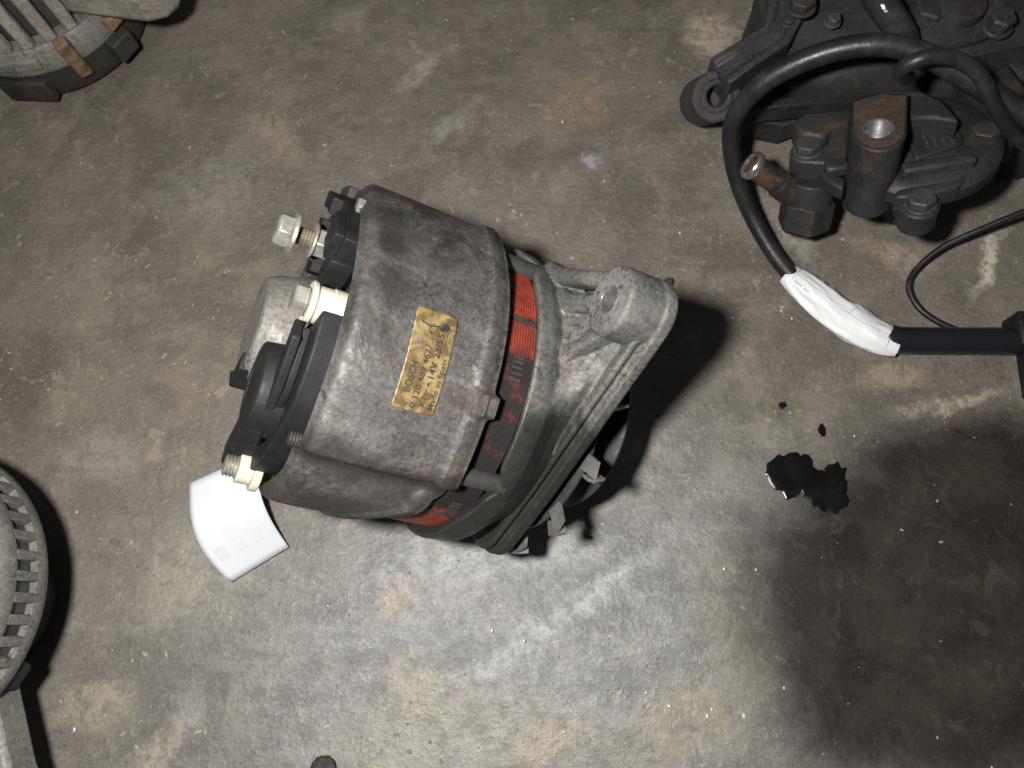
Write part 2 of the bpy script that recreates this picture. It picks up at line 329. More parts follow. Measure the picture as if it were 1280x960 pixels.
    vd = t.voro(210, vec=wv); vs = t.math('MULTIPLY', t.ramp(vd, 0.20, 0.10), t.ramp(t.noise(60, 4, 0.6), 0.54, 0.62)); c = t.mix(t.math('MULTIPLY', vs, t.math('MULTIPLY_ADD', dark_patch, -0.7, 0.75)), c, (0.43,0.40,0.35))
    h = t.math('ADD', t.math('MULTIPLY', sm, 0.7), t.math('ADD', t.math('MULTIPLY', fine, 0.18), t.math('MULTIPLY', streak, 0.6)))
    nb = t.bump(h, 0.6, 0.0022); nb = t.bump(grain, 0.22, 0.0004, nb)
    r = t.math('ADD', t.ramp(sm, 0.3, 0.7, 0.72, 0.50), t.math('MULTIPLY', bare, -0.20))
    r = t.math('ADD', r, t.math('MULTIPLY', dark_patch, 0.12))
    t.out(c, r, 0.0, nb, t.math('MULTIPLY_ADD', dark_patch, -0.40, 0.5))
    M['ground'] = t.m
    from mathutils import noise as NZ
    x0, x1, y0, y1 = -0.75, 0.75, -0.45, 0.95; nx, ny = 420, 400
    vs = []
    for j in range(ny + 1):
        for i in range(nx + 1):
            x = x0 + (x1 - x0) * i / nx; y = y0 + (y1 - y0) * j / ny; p = Vector((x, y, 0))
            z = 0.0011 * NZ.noise(p * 9) + 0.0006 * NZ.noise(p * 33) + 0.00035 * NZ.noise(p * 90)
            vs.append((x, y, z - 0.0012))
    fs = [(j*(nx+1)+i, j*(nx+1)+i+1, (j+1)*(nx+1)+i+1, (j+1)*(nx+1)+i) for j in range(ny) for i in range(nx)]
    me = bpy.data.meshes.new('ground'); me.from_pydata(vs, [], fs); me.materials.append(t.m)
    me.polygons.foreach_set('use_smooth', [True] * len(fs))
    o = bpy.data.objects.new('ground', me); S.collection.objects.link(o); o['kind'] = 'structure'; o['label'] = 'stained grey brown concrete workshop floor'
build_ground()

# ================================================================== MAIN ALTERNATOR (object X = shaft, rear at 0, pulley end +X)
AX = V(0.83404529, -0.12858651, -0.53650159); AY = V(0.152371866, 0.988323234, 0.0); AZ = V(0.53023699, -0.08174775, 0.84389931)
P0 = V(-0.09157874, 0.1044742, 0.10948)
MA = Matrix.Translation(P0) @ Matrix((AX, AY, AZ)).transposed().to_4x4()
alt = empty('alternator', MA, 'grey cast alternator with yellow maker label and red stator band, tilted on its fan end', 'alternator')
X = V(1, 0, 0)
def pol(x, th, r): t = math.radians(th); return V(x, r * math.cos(t), r * math.sin(t)) * MM
def sm(x, a, b):
    t = max(0, min(1, (x - a) / (b - a))); return t * t * (3 - 2 * t)

def rear_R(th):
    """outline of the rear casting: broad flattened face with shoulders, lower round part"""
    raised = sm(th, 26, 37) * (1 - sm(th, 137.5, 142.5))
    face = 61.8 + 3.0 * min(1.0, abs((th - 88) / 50)) ** 3.2
    R = 58.5 * (1 - raised) + face * raised
    if th > 90: R += (60.2 - 58.5) * (1 - raised)
    return R - 1.7 * math.exp(-((th - 145.5) / 3.6) ** 2), raised
def build_rear():
    bm = NB(); N = 360; rings = []
    for i in range(N):
        th = 360 * i / N
        R, raised = rear_R(th)
        R += 1.0 * math.exp(-((th - 157) / 6) ** 2)
        xf = 54.0 - (3.0 * sm(th, 146, 150) + 19.0 * sm(th, 150, 186)) * (1 - sm(th, 215, 240))
        bump = 2.0 * sm(th, 105.5, 107.0) * (1 - sm(th, 113, 114.5))
        lip = 1.4 * raised + 1.0 * (1 - raised)
        prof = [(4.5, 24), (4.0, R - 14), (2.0, R - 7), (-1.0, R - 6), (-1.5, R - 4.6), (-0.6, R - 3.6), (-0.2, R - 2.6), (0.6, R - 1.2), (2.2, R - 0.35), (4.5, R), (xf * 0.3, R + 0.15), (xf * 0.55, R + 0.1), (xf - 9.5, R - 0.15),
                (xf - 8.2, R + lip * 0.25 + bump), (xf - 7.4, R + lip + bump), (xf - 3.5, R + lip + 0.15 + bump), (xf - 2.6, R + lip * 0.55 + bump * 0.8), (xf + bump - 1.2, R + lip * 0.6 + bump * 0.8), (xf - 0.3 + bump, R - 0.4 + bump * 0.6), (xf, R - 1.5), (xf - 2, R - 2.8), (xf - 14, R - 3.0), (10, R - 5), (8, 24)]
        rings.append([bm.verts.new(pol(x, th, r)) for x, r in prof])
    for i in range(N):
        A, B = rings[i], rings[(i+1) % N]; m = len(A)
        for k in range(m): bm.faces.new((A[k], A[(k+1) % m], B[(k+1) % m], B[k]))
    return obj('rear_housing', bm, 'rear_cast', alt, 50)
rear = build_rear()

# stator: laminated ring with real ridges
bm = NB(); prof = [(38, 50)]
x = 38.0
while x < 67: prof += [(x, 56.7), (x + 0.25, 57.4), (x + 0.75, 57.4), (x + 1.0, 56.7)]; x += 1.05
prof += [(67, 50)]
lathe(bm, [(a * MM, b * MM) for a, b in prof], n=220, close=True)
stator = obj('stator_core', bm, 'lam', alt, 20)
# pressed weld slits and segment joints across the stack
for th, w in ((92.5, 1), (94.6, 1), (96.7, 1), (98.8, 1), (91, 1), (152, 1), (154.2, 1), (156.4, 1), (158.6, 1)):
    bm = NB(); c = pol(61.5, th, 57.3); r_ = pol(0, th, 1).normalized(); tg = X.cross(r_)
    box(bm, c, (4.2 * MM, 0.9 * MM, 0.8 * MM), (X, tg, r_)); obj('weld_slit', bm, 'dark_steel', stator)
for th in (75.8, 160.5):
    bm = NB(); c = pol(60.0, th, 57.3); r_ = pol(0, th, 1).normalized(); tg = X.cross(r_)
    box(bm, c, (14 * MM, 1.6 * MM, 0.9 * MM), ((X + tg * 0.18).normalized(), tg, r_)); obj('joint_bar', bm, 'dark_steel', stator)
# through bolts
for th in (47, 136.5, 227, 317):
    bm = NB(); cyl(bm, pol(40, th, 58.5), X, 32 * MM, 3.6 * MM, n=20); obj('through_bolt', bm, 'dark_steel', alt)

def hull(pts):
    pts = sorted(set((round(a, 4), round(b, 4)) for a, b in pts))
    def half(ps):
        h = []
        for p in ps:
            while len(h) > 1 and (h[-1][0]-h[-2][0])*(p[1]-h[-2][1]) - (h[-1][1]-h[-2][1])*(p[0]-h[-2][0]) <= 0: h.pop()
            h.append(p)
        return h
    a = half(pts); b = half(pts[::-1]); return a[:-1] + b[:-1]
BY, BZ = 19.0, 84.0
def hull_r(n, circles):
    """radius as a function of angle for the hull of circles, by ray casting"""
    pts = []
    for cy, cz, r in circles:
        pts += [(cy + r * math.cos(2*math.pi*k/90), cz + r * math.sin(2*math.pi*k/90)) for k in range(90)]
    h = hull(pts); out = []
    for i in range(n):
        t = 2*math.pi*i/n; dx, dy = math.cos(t), math.sin(t); best = 0
        for (x1, y1), (x2, y2) in zip(h, h[1:] + h[:1]):
            ex, ey = x2-x1, y2-y1; den = dx*ey - dy*ex
            if abs(den) < 1e-9: continue
            s = (x1*ey - y1*ex) / den; q = (x1*dy - y1*dx) / den
            if s > 0 and -1e-6 <= q <= 1 + 1e-6: best = max(best, s)
        out.append(best)
    return out
def build_front():
    N = 360; bm = NB(); rings = []
    LC = (-47, 0)
    H0 = hull_r(N, [(0,0,51.5),(BY,BZ,5.5),(*LC,9.5)])
    H1 = hull_r(N, [(0,0,52.0),(BY,BZ,11.5),(*LC,14.5)])
    H2 = hull_r(N, [(0,0,53.5),(BY,BZ,13.2),(*LC,16)])
    H3 = hull_r(N, [(0,0,52.5),(BY,BZ,12.2),(*LC,15)])
    for i in range(N):
        th = 360 * i / N
        wav = 2.2 * math.exp(-((th - 136.5) / 5) ** 2) + 2.0 * math.exp(-((th - 47) / 5) ** 2)
        x0 = 66.0 + 1.6 * wav - 3.0 * sm(th, 146, 160) * (1 - sm(th, 215, 230))
        R = 62.0
        arm = max(0, H1[i] - 57.5)
        f = min(1, arm / 22); g = sm(H1[i], 50.5, 60.0); mixg = lambda a, b: a * (1 - g) + b * g
        prof = [(x0 + 1.5, R - 5), (x0 + 0.4, R - 2.2), (x0, R - 0.8), (x0 + 0.5, R - 0.05), (x0 + 1.5, R), (72, R - 0.2), (75 + 2.0*f, R - 0.8 - 1.2*f), (82.5 + 2.5*f, min(max(H0[i], R - 6), R + arm*0.28) - 0.4),
                (87.2 + 1.6*f, mixg(min(R - 7.5, H1[i] + 0.5), H0[i] - 1.5)), (87.8, mixg(H1[i] - 0.4, H1[i] - 3.2)), (87.8, H1[i] - 0.6), (88.8, H1[i] + 0.3), (89.8, H1[i] + 0.2), (90.6, H1[i] - 1.7), (92.0, H1[i] - 1.6), (92.8, H2[i]), (96.4, H2[i]), (97.4, H3[i] + 0.4), (98.0, H3[i] - 1.5), (98.4, 22), (84, 22), (80, 40), (74, R - 9)]
        rings.append([bm.verts.new(pol(a, th, b)) for a, b in prof])
    for i in range(N):
        A, B = rings[i], rings[(i+1) % N]; m = len(A)
        for k in range(m): bm.faces.new((A[k], A[(k+1) % m], B[(k+1) % m], B[k]))
    return obj('drive_end_housing', bm, 'front_cast', alt, 42)
front = build_front()
# mounting boss with a threaded bore
bm = NB(); o_ = V(78, BY, BZ) * MM
lathe(bm, [(a * MM, r * MM) for a, r in [(-0.1, 5.0), (-0.1, 11.2), (0.2, 12.0), (1.0, 12.5), (2.2, 12.6), (8, 12.8), (12.5, 12.75), (12.5, 5.0)]], o_, X, 56, close=True)
boss = obj('mounting_boss', bm, 'front_cast', alt, 40)
bm = NB(); prof = [(-0.3, 5.0)]
for k in range(12): prof += [(-0.1 + k*0.95, 4.9), (0.4 + k*0.95, 4.0)]
prof += [(11.5, 4.2), (11.5, 5.2)]
lathe(bm, [(a * MM, r * MM) for a, r in prof], o_, X, 36, close=True); obj('threaded_bore', bm, 'bore_steel', boss, 20)
bm = NB(); cyl(bm, o_ + X * 8.0 * MM, X, 1 * MM, 4.8 * MM, n=28); obj('bore_shade_disc', bm, 'ink', boss)  # black disc painted in for the shade deep in the bore
bm = NB(); ringcyl(bm, o_ - X * 0.15 * MM, X, 0.3 * MM, 11.3 * MM, 4.9 * MM, 56); obj('machined_face', bm, 'boss_face', boss)
# ribs that tie the boss to the shell
def rib(p, q, w0, w1, h0, h1, name='rib', mat='front_cast'):
    """p,q in mm (x,y,z): tapered rounded bar, w across the axis, h along X"""
    bm = NB(); p = Vector(p); q = Vector(q); d = (q - p).normalized(); s = X.cross(d).normalized(); rings = []
    for k in range(9):
        f = k / 8; c = p.lerp(q, f); w = w0 + (w1 - w0) * f; h = h0 + (h1 - h0) * f; fl = 1 + 0.7 * (max(0, 1 - f * 3) ** 2 + 0.5 * max(0, f * 3 - 2) ** 2)
        rings.append([bm.verts.new((c + s * (w * fl * 0.5 * math.copysign(abs(math.cos(a)) ** 0.6, math.cos(a))) + X * (h * 0.5 * math.copysign(abs(math.sin(a)) ** 0.6, math.sin(a)))) * MM) for a in [2*math.pi*j/16 for j in range(16)]])
    for a, b in zip(rings, rings[1:]):
        for j in range(16): bm.faces.new((a[j], a[(j+1) % 16], b[(j+1) % 16], b[j]))
    bm.faces.new(rings[0][::-1]); bm.faces.new(rings[-1]); return obj(name, bm, mat, front, 50)
for o_r in (rib((78, 42, 42), (84, 28, 82), 7, 6, 10, 8), rib((79, 4, 58), (85, 12, 78), 6, 5, 8, 7), rib((78, 27, 52), (83, 21, 78), 8, 6, 6, 5)):
    o_r.name = 'rib_source'
    bmj = NB(); bmj.from_mesh(front.data); bmj.from_mesh(o_r.data); bmj.to_mesh(front.data); bmj.free(); bpy.data.objects.remove(o_r)
bmj = NB(); bmj.from_mesh(front.data)
lathe(bmj, [(a * MM, r * MM) for a, r in [(11.0, 0.0), (11.0, 12.7), (14, 12.6), (16.5, 12.0), (18, 10.8), (18.6, 9.0), (18.6, 0.0)]], V(78, BY, BZ) * MM, X, 56)
finish(bmj, 40); bmj.to_mesh(front.data); bmj.free()
rm = front.modifiers.new('cast', 'REMESH'); rm.mode = 'VOXEL'; rm.voxel_size = 0.0005; rm.use_smooth_shade = True
smo = front.modifiers.new('soften', 'SMOOTH'); smo.factor = 0.5; smo.iterations = 3

# fan with separate blades, pulley, shaft
bm = NB(); lathe(bm, [(a * MM, r * MM) for a, r in [(103, 12), (103, 49.5), (104, 51), (105, 51), (105, 12)]], n=96, close=True); fan = obj('fan_disc', bm, 'dark_steel', alt)
for k in range(13):
    th = 121 + k * 360 / 13; bm = NB(); t0 = math.radians(th); r_ = V(0, math.cos(t0), math.sin(t0)); tg = X.cross(r_)
    pts = [r_ * 46 + tg * -5, r_ * 60.5 + tg * -4.0 + X * 0, r_ * 61 + tg * -3.2 - X * 0, r_ * 47 + tg * -4.0]
    # bent tab: foot on the disc, vane standing along the shaft
    foot = [V(103.2, 0, 0) + r_ * a + tg * b for a, b in ((48, -3), (58.5, -3), (60.5, 3), (48, 4))]
    prism(bm, [p * MM for p in foot], X * 1.4 * MM)
    vane = [V(x_, 0, 0) + r_ * a + tg * b for x_, a, b in ((97.8 + 3.2, 61.2, 3.2), (104.4, 61.0, 3.4), (104.4, 54, 4.2), (102.5, 54, 4.2))]
    prism(bm, [p * MM for p in vane], tg * 1.3 * MM)
    vane2 = [V(x_, 0, 0) + r_ * a + tg * b for x_, a, b in ((104.4, 61.0, 3.0), (108.5, 60.0, 1.8), (108.0, 55, 2.5), (104.4, 54, 4.0))]
    prism(bm, [p * MM for p in vane2], tg * 1.3 * MM)
    obj('fan_blade', bm, 'fan_steel', alt)
bm = NB(); lathe(bm, [(a * MM, r * MM) for a, r in [(105.2, 8), (105.2, 20), (109, 20), (109, 36), (110.5, 37), (112, 36), (117, 26), (119, 26), (124, 36), (125.5, 37), (127, 36), (127, 8)]], n=72, close=True); obj('pulley', bm, 'iron', alt)
bm = NB(); cyl(bm, V(100, 0, 0) * MM, X, 36 * MM, 7.9 * MM, n=28); obj('shaft', bm, 'steel', alt)
bm = NB(); hexhead(bm, V(127.2, 0, 0) * MM, X, 8 * MM, 12 * MM); obj('pulley_nut', bm, 'dark_steel', alt)
# hinge foot under the rear housing that props the machine up
Mi = MA.inverted()
def wl(p): return Mi @ Vector(p)
bm = NB(); foot_c = V(-0.084, 0.104, 0.0)
top = [wl(foot_c + V(a, b, 0.066)) for a, b in ((-0.016,-0.028),(0.022,-0.028),(0.022,0.028),(-0.016,0.028))]
midp = [wl(foot_c + V(a, b, 0.014)) for a, b in ((-0.011,-0.024),(0.011,-0.024),(0.011,0.024),(-0.011,0.024))]
bot = [wl(foot_c + V(a, b, -0.001)) for a, b in ((-0.009,-0.022),(0.009,-0.022),(0.009,0.022),(-0.009,0.022))]
rr = [[bm.verts.new(p) for p in q] for q in (bot, midp, top)]
bm.faces.new(rr[0][::-1]); bm.faces.new(rr[2])
for a, b in zip(rr, rr[1:]):
    for j in range(4): bm.faces.new((a[j], a[(j+1) % 4], b[(j+1) % 4], b[j]))
obj('hinge_foot', bm, 'dark_cast', alt, bevel=0.003)

# ---- rear end parts
bm = NB(); lathe(bm, [(a * MM, r * MM) for a, r in [(6, 0), (6, 26), (1, 26), (-2, 24), (-15.5, 21.0), (-17, 20.2), (-19.5, 19.0), (-20.2, 17.5), (-20.2, 0)]], V(0, 0, 0), X, 64); hub = obj('bearing_hub', bm, 'hub', alt, 25)
bm = NB(); prism(bm, [pol(-21.5, a, r) for a, r in ((150, 14), (205, 19), (230, 22), (200, 24), (160, 20))], X * 9 * MM); obj('hub_clip', bm, 'black_plastic', hub, bevel=0.0008)
def sector(bm, th0, th1, r0, r1, xa, xb, n=24, inset=0.0):
    o_ = [pol(xa, th0 + (th1 - th0) * i / n, r1) for i in range(n + 1)]; i_ = [pol(xa, th1 + (th0 - th1) * i / n, r0) for i in range(n + 1)]
    prism(bm, o_ + i_, X * (xb - xa) * MM)
# voltage regulator / brush holder: curved black base, step and round cap
bm = NB()
def regpoly(x, grow, th0, th1, cut):
    n = 28; out = [pol(x, th0 + (th1 - th0) * i / n, 57.0 + grow - 3.0 * abs(i / n - 0.45) ** 2 * 4 * cut - 5.5 * sm(th0 + (th1 - th0) * i / n, 126, 150)) for i in range(n + 1)]
    return out + [pol(x, th1 - 4, 40), pol(x, 150, 24), pol(x, th0 + 8, 38)]
prism(bm, regpoly(2.0, 1.0, 96, 186, 0.4), X * -10.0 * MM); reg = obj('regulator_base', bm, 'black_plastic', alt, bevel=0.0009)
bm = NB(); prism(bm, regpoly(-7.9, -6.0, 102, 180, 0.6), X * -3.0 * MM); obj('regulator_step', bm, 'black_plastic', reg, bevel=0.0008)
bm = NB(); prism(bm, [V(-10.8, a, b) * MM for a, b in ((-8, 47), (-15, 50), (-30, 42), (-45, 22), (-40, 18), (-26, 34))], X * -3.0 * MM); obj('regulator_wall', bm, 'black_plastic', reg, bevel=0.0006)
cc = V(-8.0, -26.5, 21.0)
bm = NB(); lathe(bm, [(a * MM, r * MM) for a, r in [(0, 0), (0, 16.4), (-8.6, 15.6), (-9.2, 15.2), (-9.5, 14.6), (-9.5, 12.4), (-8.9, 12.0), (-8.9, 0)]], cc * MM, X, 52); cap = obj('regulator_cap', bm, 'black_plastic', reg, 30)
bm = NB(); prism(bm, [V(-7, a, b) * MM for a, b in ((-36, 12), (-44, 4), (-50, -14), (-42, -14), (-34, 2))], X * -9.5 * MM); obj('brush_housing', bm, 'black_plastic', reg, bevel=0.001)
# terminal block and B+ bolt
bm = NB(); sector(bm, 24, 68, 47, 56.5, 1.5, -5.5); sector(bm, 25, 42, 50, 56.2, -5.4, -9.5); sector(bm, 53, 67, 44, 56.2, -5.4, -9.0); tb = obj('terminal_block', bm, 'black_plastic', alt, bevel=0.0008)
bm = NB(); sector(bm, 56, 70, 32, 46.5, 1.5, -6.5); obj('terminal_wall', bm, 'black_plastic', tb, bevel=0.0008)
bm = NB(); sector(bm, 22, 33, 30, 46, 1.5, -9); obj('terminal_wall', bm, 'black_plastic', tb, bevel=0.0008)
bm = NB(); sector(bm, 5, 26, 26, 44, 1.0, -7); obj('terminal_wall', bm, 'black_plastic', tb, bevel=0.0008)
bp = V(-4, 28.5, 26.5)
bm = NB(); cyl(bm, bp * MM, -X, 6.5 * MM, 5.6 * MM, n=6); cyl(bm, (bp - X * 6.4) * MM, -X, 1.2 * MM, 6.4 * MM); obj('terminal_nut', bm, 'zinc', tb, bevel=0.0004)
bm = NB(); thread(bm, (bp - X * 7) * MM, -X, 7.0 * MM, 3.4 * MM, 1.1 * MM, 24); obj('terminal_thread', bm, 'brass', tb, 20)
bm = NB(); hexhead(bm, (bp - X * 13.4) * MM, -X, 7.0 * MM, 6.3 * MM, 7.6 * MM); obj('terminal_bolt_head', bm, 'zinc', tb, bevel=0.0004)
# white insulating bush with stud and nut
wp = V(1.0, 0.0, 42.5)
bm = NB(); lathe(bm, [(a * MM, r * MM) for a, r in [(0, 0), (0, 6.9), (-4, 6.9), (-4.3, 6.5), (-9.2, 6.4), (-10, 7.2), (-11.2, 7.3), (-11.6, 6.8), (-11.6, 0)]], wp * MM, X, 36); wb = obj('insulating_bush', bm, 'white_plastic', alt, 30)
bm = NB(); prism(bm, [(wp + V(-9.4, -a, b)) * MM for a, b in ((2, -5), (6, -9), (8, -8.5), (6, -2))], X * -2.4 * MM); obj('bush_tongue', bm, 'white_plastic', wb, bevel=0.0004)
bm = NB(); thread(bm, (wp - X * 11.4) * MM, -X, 2.5 * MM, 4.6 * MM, 1.0 * MM, 24); hexhead(bm, (wp - X * 12.2) * MM, -X, 4.4 * MM, 5.4 * MM); obj('bush_screw', bm, 'zinc', wb, 30)
# second stud with white washer at the lower edge
sp = V(-3, -50.5, -6.5)
bm = NB(); cyl(bm, sp * MM, -X, 3 * MM, 7.5 * MM); cyl(bm, (sp - X * 2.9) * MM, -X, 5.5 * MM, 5.6 * MM, n=30); sb = obj('stud_bush', bm, 'white_plastic', alt, bevel=0.0005)
bm = NB(); thread(bm, (sp - X * 8.2) * MM, -X, 5.6 * MM, 4.2 * MM, 1.2 * MM, 26); obj('stud', bm, 'zinc', sb, 20)
bm = NB(); thread(bm, pol(3.5, 141, 55.8), -X, 8.5 * MM, 2.6 * MM, 1.0 * MM, 18); obj('cover_screw', bm, 'dark_steel', alt, 20)
bm = NB(); sector(bm, 14, 30, 50, 60.5, 4, -3.5); obj('cable_clip', bm, 'dark_cast', alt, bevel=0.001)
bm = NB(); hexhead(bm, pol(1.5, 47, 58.0), -X, 4 * MM, 3.2 * MM); obj('housing_screw', bm, 'zinc', alt, bevel=0.0003)

# ---- maker label, bent round the shell
LR = 62.2; LX0, LX1, LT0, LT1 = 20.0, 34.6, 86.6, 118.0        # text runs from high angle (line start) to low angle
def lab(u, v, r=63.3):
    """u along text (mm from start), v up from the bottom line edge (mm) -> shell point"""
    th = LT1 - math.degrees(u / LR); return pol(LX1 - v, th, rear_R(th)[0] + 0.28 + (r - 63.3))
LW = math.radians(LT1 - LT0) * LR; LH = LX1 - LX0
bm = NB(); nu, nv = 60, 24; grid = []
def edge(u, v):
    k = 1.6; cx = min(max(u, k), LW - k); cy = min(max(v, k), LH - k); dx, dy = u - cx, v - cy; d = math.hypot(dx, dy)
    if d > k: u, v = cx + dx * k / d, cy + dy * k / d
    j = 0.10 * math.sin(u * 2.1 + v) + 0.08 * math.sin(u * 5.3 - v * 3)
    if v > LH - 0.1 or v < 0.1: v += j * (1 if v < 1 else -1)
    if u > LW - 0.1 or u < 0.1: u += abs(j) * (1 if u < 1 else -1)
    return u, v
for i in range(nu + 1):
    row = []
    for j in range(nv + 1):
        u, v = edge(LW * i / nu, LH * j / nv); row.append(bm.verts.new(lab(u, v, 63.3 + 0.04 * math.sin(u * 1.3) * math.cos(v))))
    grid.append(row)
for i in range(nu):
    for j in range(nv): bm.faces.new((grid[i][j], grid[i+1][j], grid[i+1][j+1], grid[i][j+1]))
label = obj('maker_label', bm, 'label', alt, 60)
sol = label.modifiers.new('thick', 'SOLIDIFY'); sol.thickness = 0.00012; sol.offset = 0
def text_mesh(s, size, x, y, weight=0.0, fit=None):
    cu = bpy.data.curves.new('lettering', 'FONT'); cu.body = s; cu.size = size; cu.resolution_u = 3; cu.offset = weight
    o = bpy.data.objects.new('lettering', cu); S.collection.objects.link(o)
    dg = bpy.context.evaluated_depsgraph_get(); me = o.evaluated_get(dg).to_mesh()
    vs = [(v.co.x, v.co.y) for v in me.vertices]; fs = [tuple(p.vertices) for p in me.polygons]
    o.evaluated_get(dg).to_mesh_clear(); bpy.data.objects.remove(o); bpy.data.curves.remove(cu)
    w = max(v[0] for v in vs); k = fit / w if fit else 1
    return [(x + a * k, y + b) for a, b in vs], fs
def print_on(name, s, size, x, y, fn, mat, parent, weight=0.0, fit=None):
    vs, fs = text_mesh(s, size, x, y, weight, fit)
    bm = NB(); vv = [bm.verts.new(fn(a, b)) for a, b in vs]
    for f in fs:
        try: bm.faces.new([vv[i] for i in f])
        except ValueError: pass
    bmesh.ops.triangulate(bm, faces=bm.faces[:])
    return obj(name, bm, mat, parent, 80)
ink = lambda a, b: lab(a, b, 63.44)
print_on('lettering', 'BOSCH', 3.3, 5.6, 10.2, ink, 'ink', label, 0.06, 10.2)
print_on('lettering', '0 120 489 467', 2.9, 1.3, 6.9, ink, 'ink', label, 0.05, 19.6)
print_on('lettering', 'K1', 2.7, 2.2, 3.9, ink, 'ink', label, 0.03, 3.0)
print_on('lettering', '14V 23/55A', 3.1, 11.2, 3.7, ink, 'ink', label, 0.05, 18.6)
print_on('lettering', 'Made in Spain', 2.5, 1.8, 0.9, ink, 'ink', label, 0.04, 17.2)
print_on('lettering', '476', 2.4, 25.5, 7.6, ink, 'ink', label, 0.0, 4.2)
print_on('lettering', 'OW', 1.5, 24.3, 1.0, ink, 'ink', label, 0.0, 2.6)
def strip(pts, w, name, mat, fn, parent):
    bm = NB(); 
    for (a, b), (c_, d_) in zip(pts, pts[1:]):
        l = math.hypot(c_ - a, d_ - b) or 1; nx_, ny_ = -(d_ - b) / l * w / 2, (c_ - a) / l * w / 2
        bm.faces.new([bm.verts.new(fn(p, q)) for p, q in ((a + nx_, b + ny_), (c_ + nx_, d_ + ny_), (c_ - nx_, d_ - ny_), (a - nx_, b - ny_))])
    return obj(name, bm, mat, parent, 80)
strip([(6.2, 4.8), (9.8, 4.8)], 0.22, 'arrow', 'ink', ink, label)
bm = NB(); bm.faces.new([bm.verts.new(ink(a, b)) for a, b in ((9.4, 5.4), (10.9, 4.8), (9.4, 4.2))]); obj('arrow_head', bm, 'ink', label)
circ = lambda cx, cy, r: [(cx + r * math.cos(2*math.pi*k/28), cy + r * math.sin(2*math.pi*k/28)) for k in range(29)]
strip(circ(22.2, 11.5, 1.75), 0.16, 'emblem', 'grey_ink', ink, label); strip(circ(22.2, 11.5, 1.0), 0.14, 'emblem', 'grey_ink', ink, label); strip([(20.6, 11.5), (23.8, 11.5)], 0.2, 'emblem', 'grey_ink', ink, label)
strip([(23.8, 0.6), (27.5, 0.6), (27.9, 1.0), (27.9, 2.3), (27.5, 2.7), (23.8, 2.7), (23.5, 2.3), (23.5, 1.0), (23.8, 0.6)], 0.16, 'stamp_frame', 'ink', ink, label)
strip([(29.2, 12.2), (28.3, 9.2), (29.0, 6.4), (28.2, 4.0)], 0.5, 'ink_smear', 'ink', ink, label)
bm = NB(); bl = [(29.3 + (1.3 + 0.5 * math.sin(k * 2.3)) * math.cos(2*math.pi*k/22), 3.6 + (1.5 + 0.5 * math.cos(k * 3.1)) * math.sin(2*math.pi*k/22)) for k in range(22)]
bm.faces.new([bm.verts.new(lab(a, b, 63.46)) for a, b in bl]); obj('ink_blot', bm, 'ink', label)

# ================================================================== PAPER TAG tucked under the rear end
def build_tag():
    A = onz(237, 604, 0.020); B = onz(318, 568, 0.026); C_ = onz(361, 684, 0.003); D = onz(288, 728, 0.003)
    bm = NB(); n = 16; g = []
    for i in range(n + 1):
        row = []
        for j in range(n + 1):
            u, v = j / n, i / n; p = (A.lerp(B, u)).lerp(D.lerp(C_, u), v)
            bow = math.sin(math.pi * v); p = p + V(-0.0045, -0.003, 0) * bow * (1 - 0.4 * u) + V(0, 0, 0.004) * bow * (1 - u * 0.3)
            row.append(bm.verts.new(p))
        g.append(row)
    for i in range(n):
        for j in range(n): bm.faces.new((g[i][j], g[i][j+1], g[i+1][j+1], g[i+1][j]))
    o = obj('paper_tag', bm, 'paper', None, 60); s = o.modifiers.new('thick', 'SOLIDIFY'); s.thickness = 0.00025
    tag(o, 'small curled white paper tag on the floor beside the tilted alternator', 'tag')
    for u0, u1 in ((0.10, 0.26), (0.40, 0.53), (0.64, 0.80)):
        bm = NB(); q = []
        for (u, v) in ((u0, 0.80), (u1, 0.80), (u1, 0.66), (u0, 0.66)):
            p = (A.lerp(B, u)).lerp(D.lerp(C_, u), v); bow = math.sin(math.pi * v)
            p = p + V(-0.0045, -0.003, 0) * bow * (1 - 0.4 * u) + V(0, 0, 0.004) * bow * (1 - u * 0.3) + V(0, 0, 0.0005); q.append(bm.verts.new(p))
        bm.faces.new(q); obj('faint_print', bm, 'pale_ink', o)
build_tag()

# ================================================================== STANDING ALTERNATORS AT THE PICTURE'S EDGES
def ring_wall(bm, o, r_out, r_in, z0, z1, r_out1=None, n=64, a0=0, a1=360):
    r1 = r_out if r_out1 is None else r_out1
    lathe(bm, [(z0, r_in), (z0, r_out), (z1, r1), (z1, r_in - (r_out - r1))], o, V(0, 0, 1), n, a0, a1, close=True, hint=V(0, -1, 0))

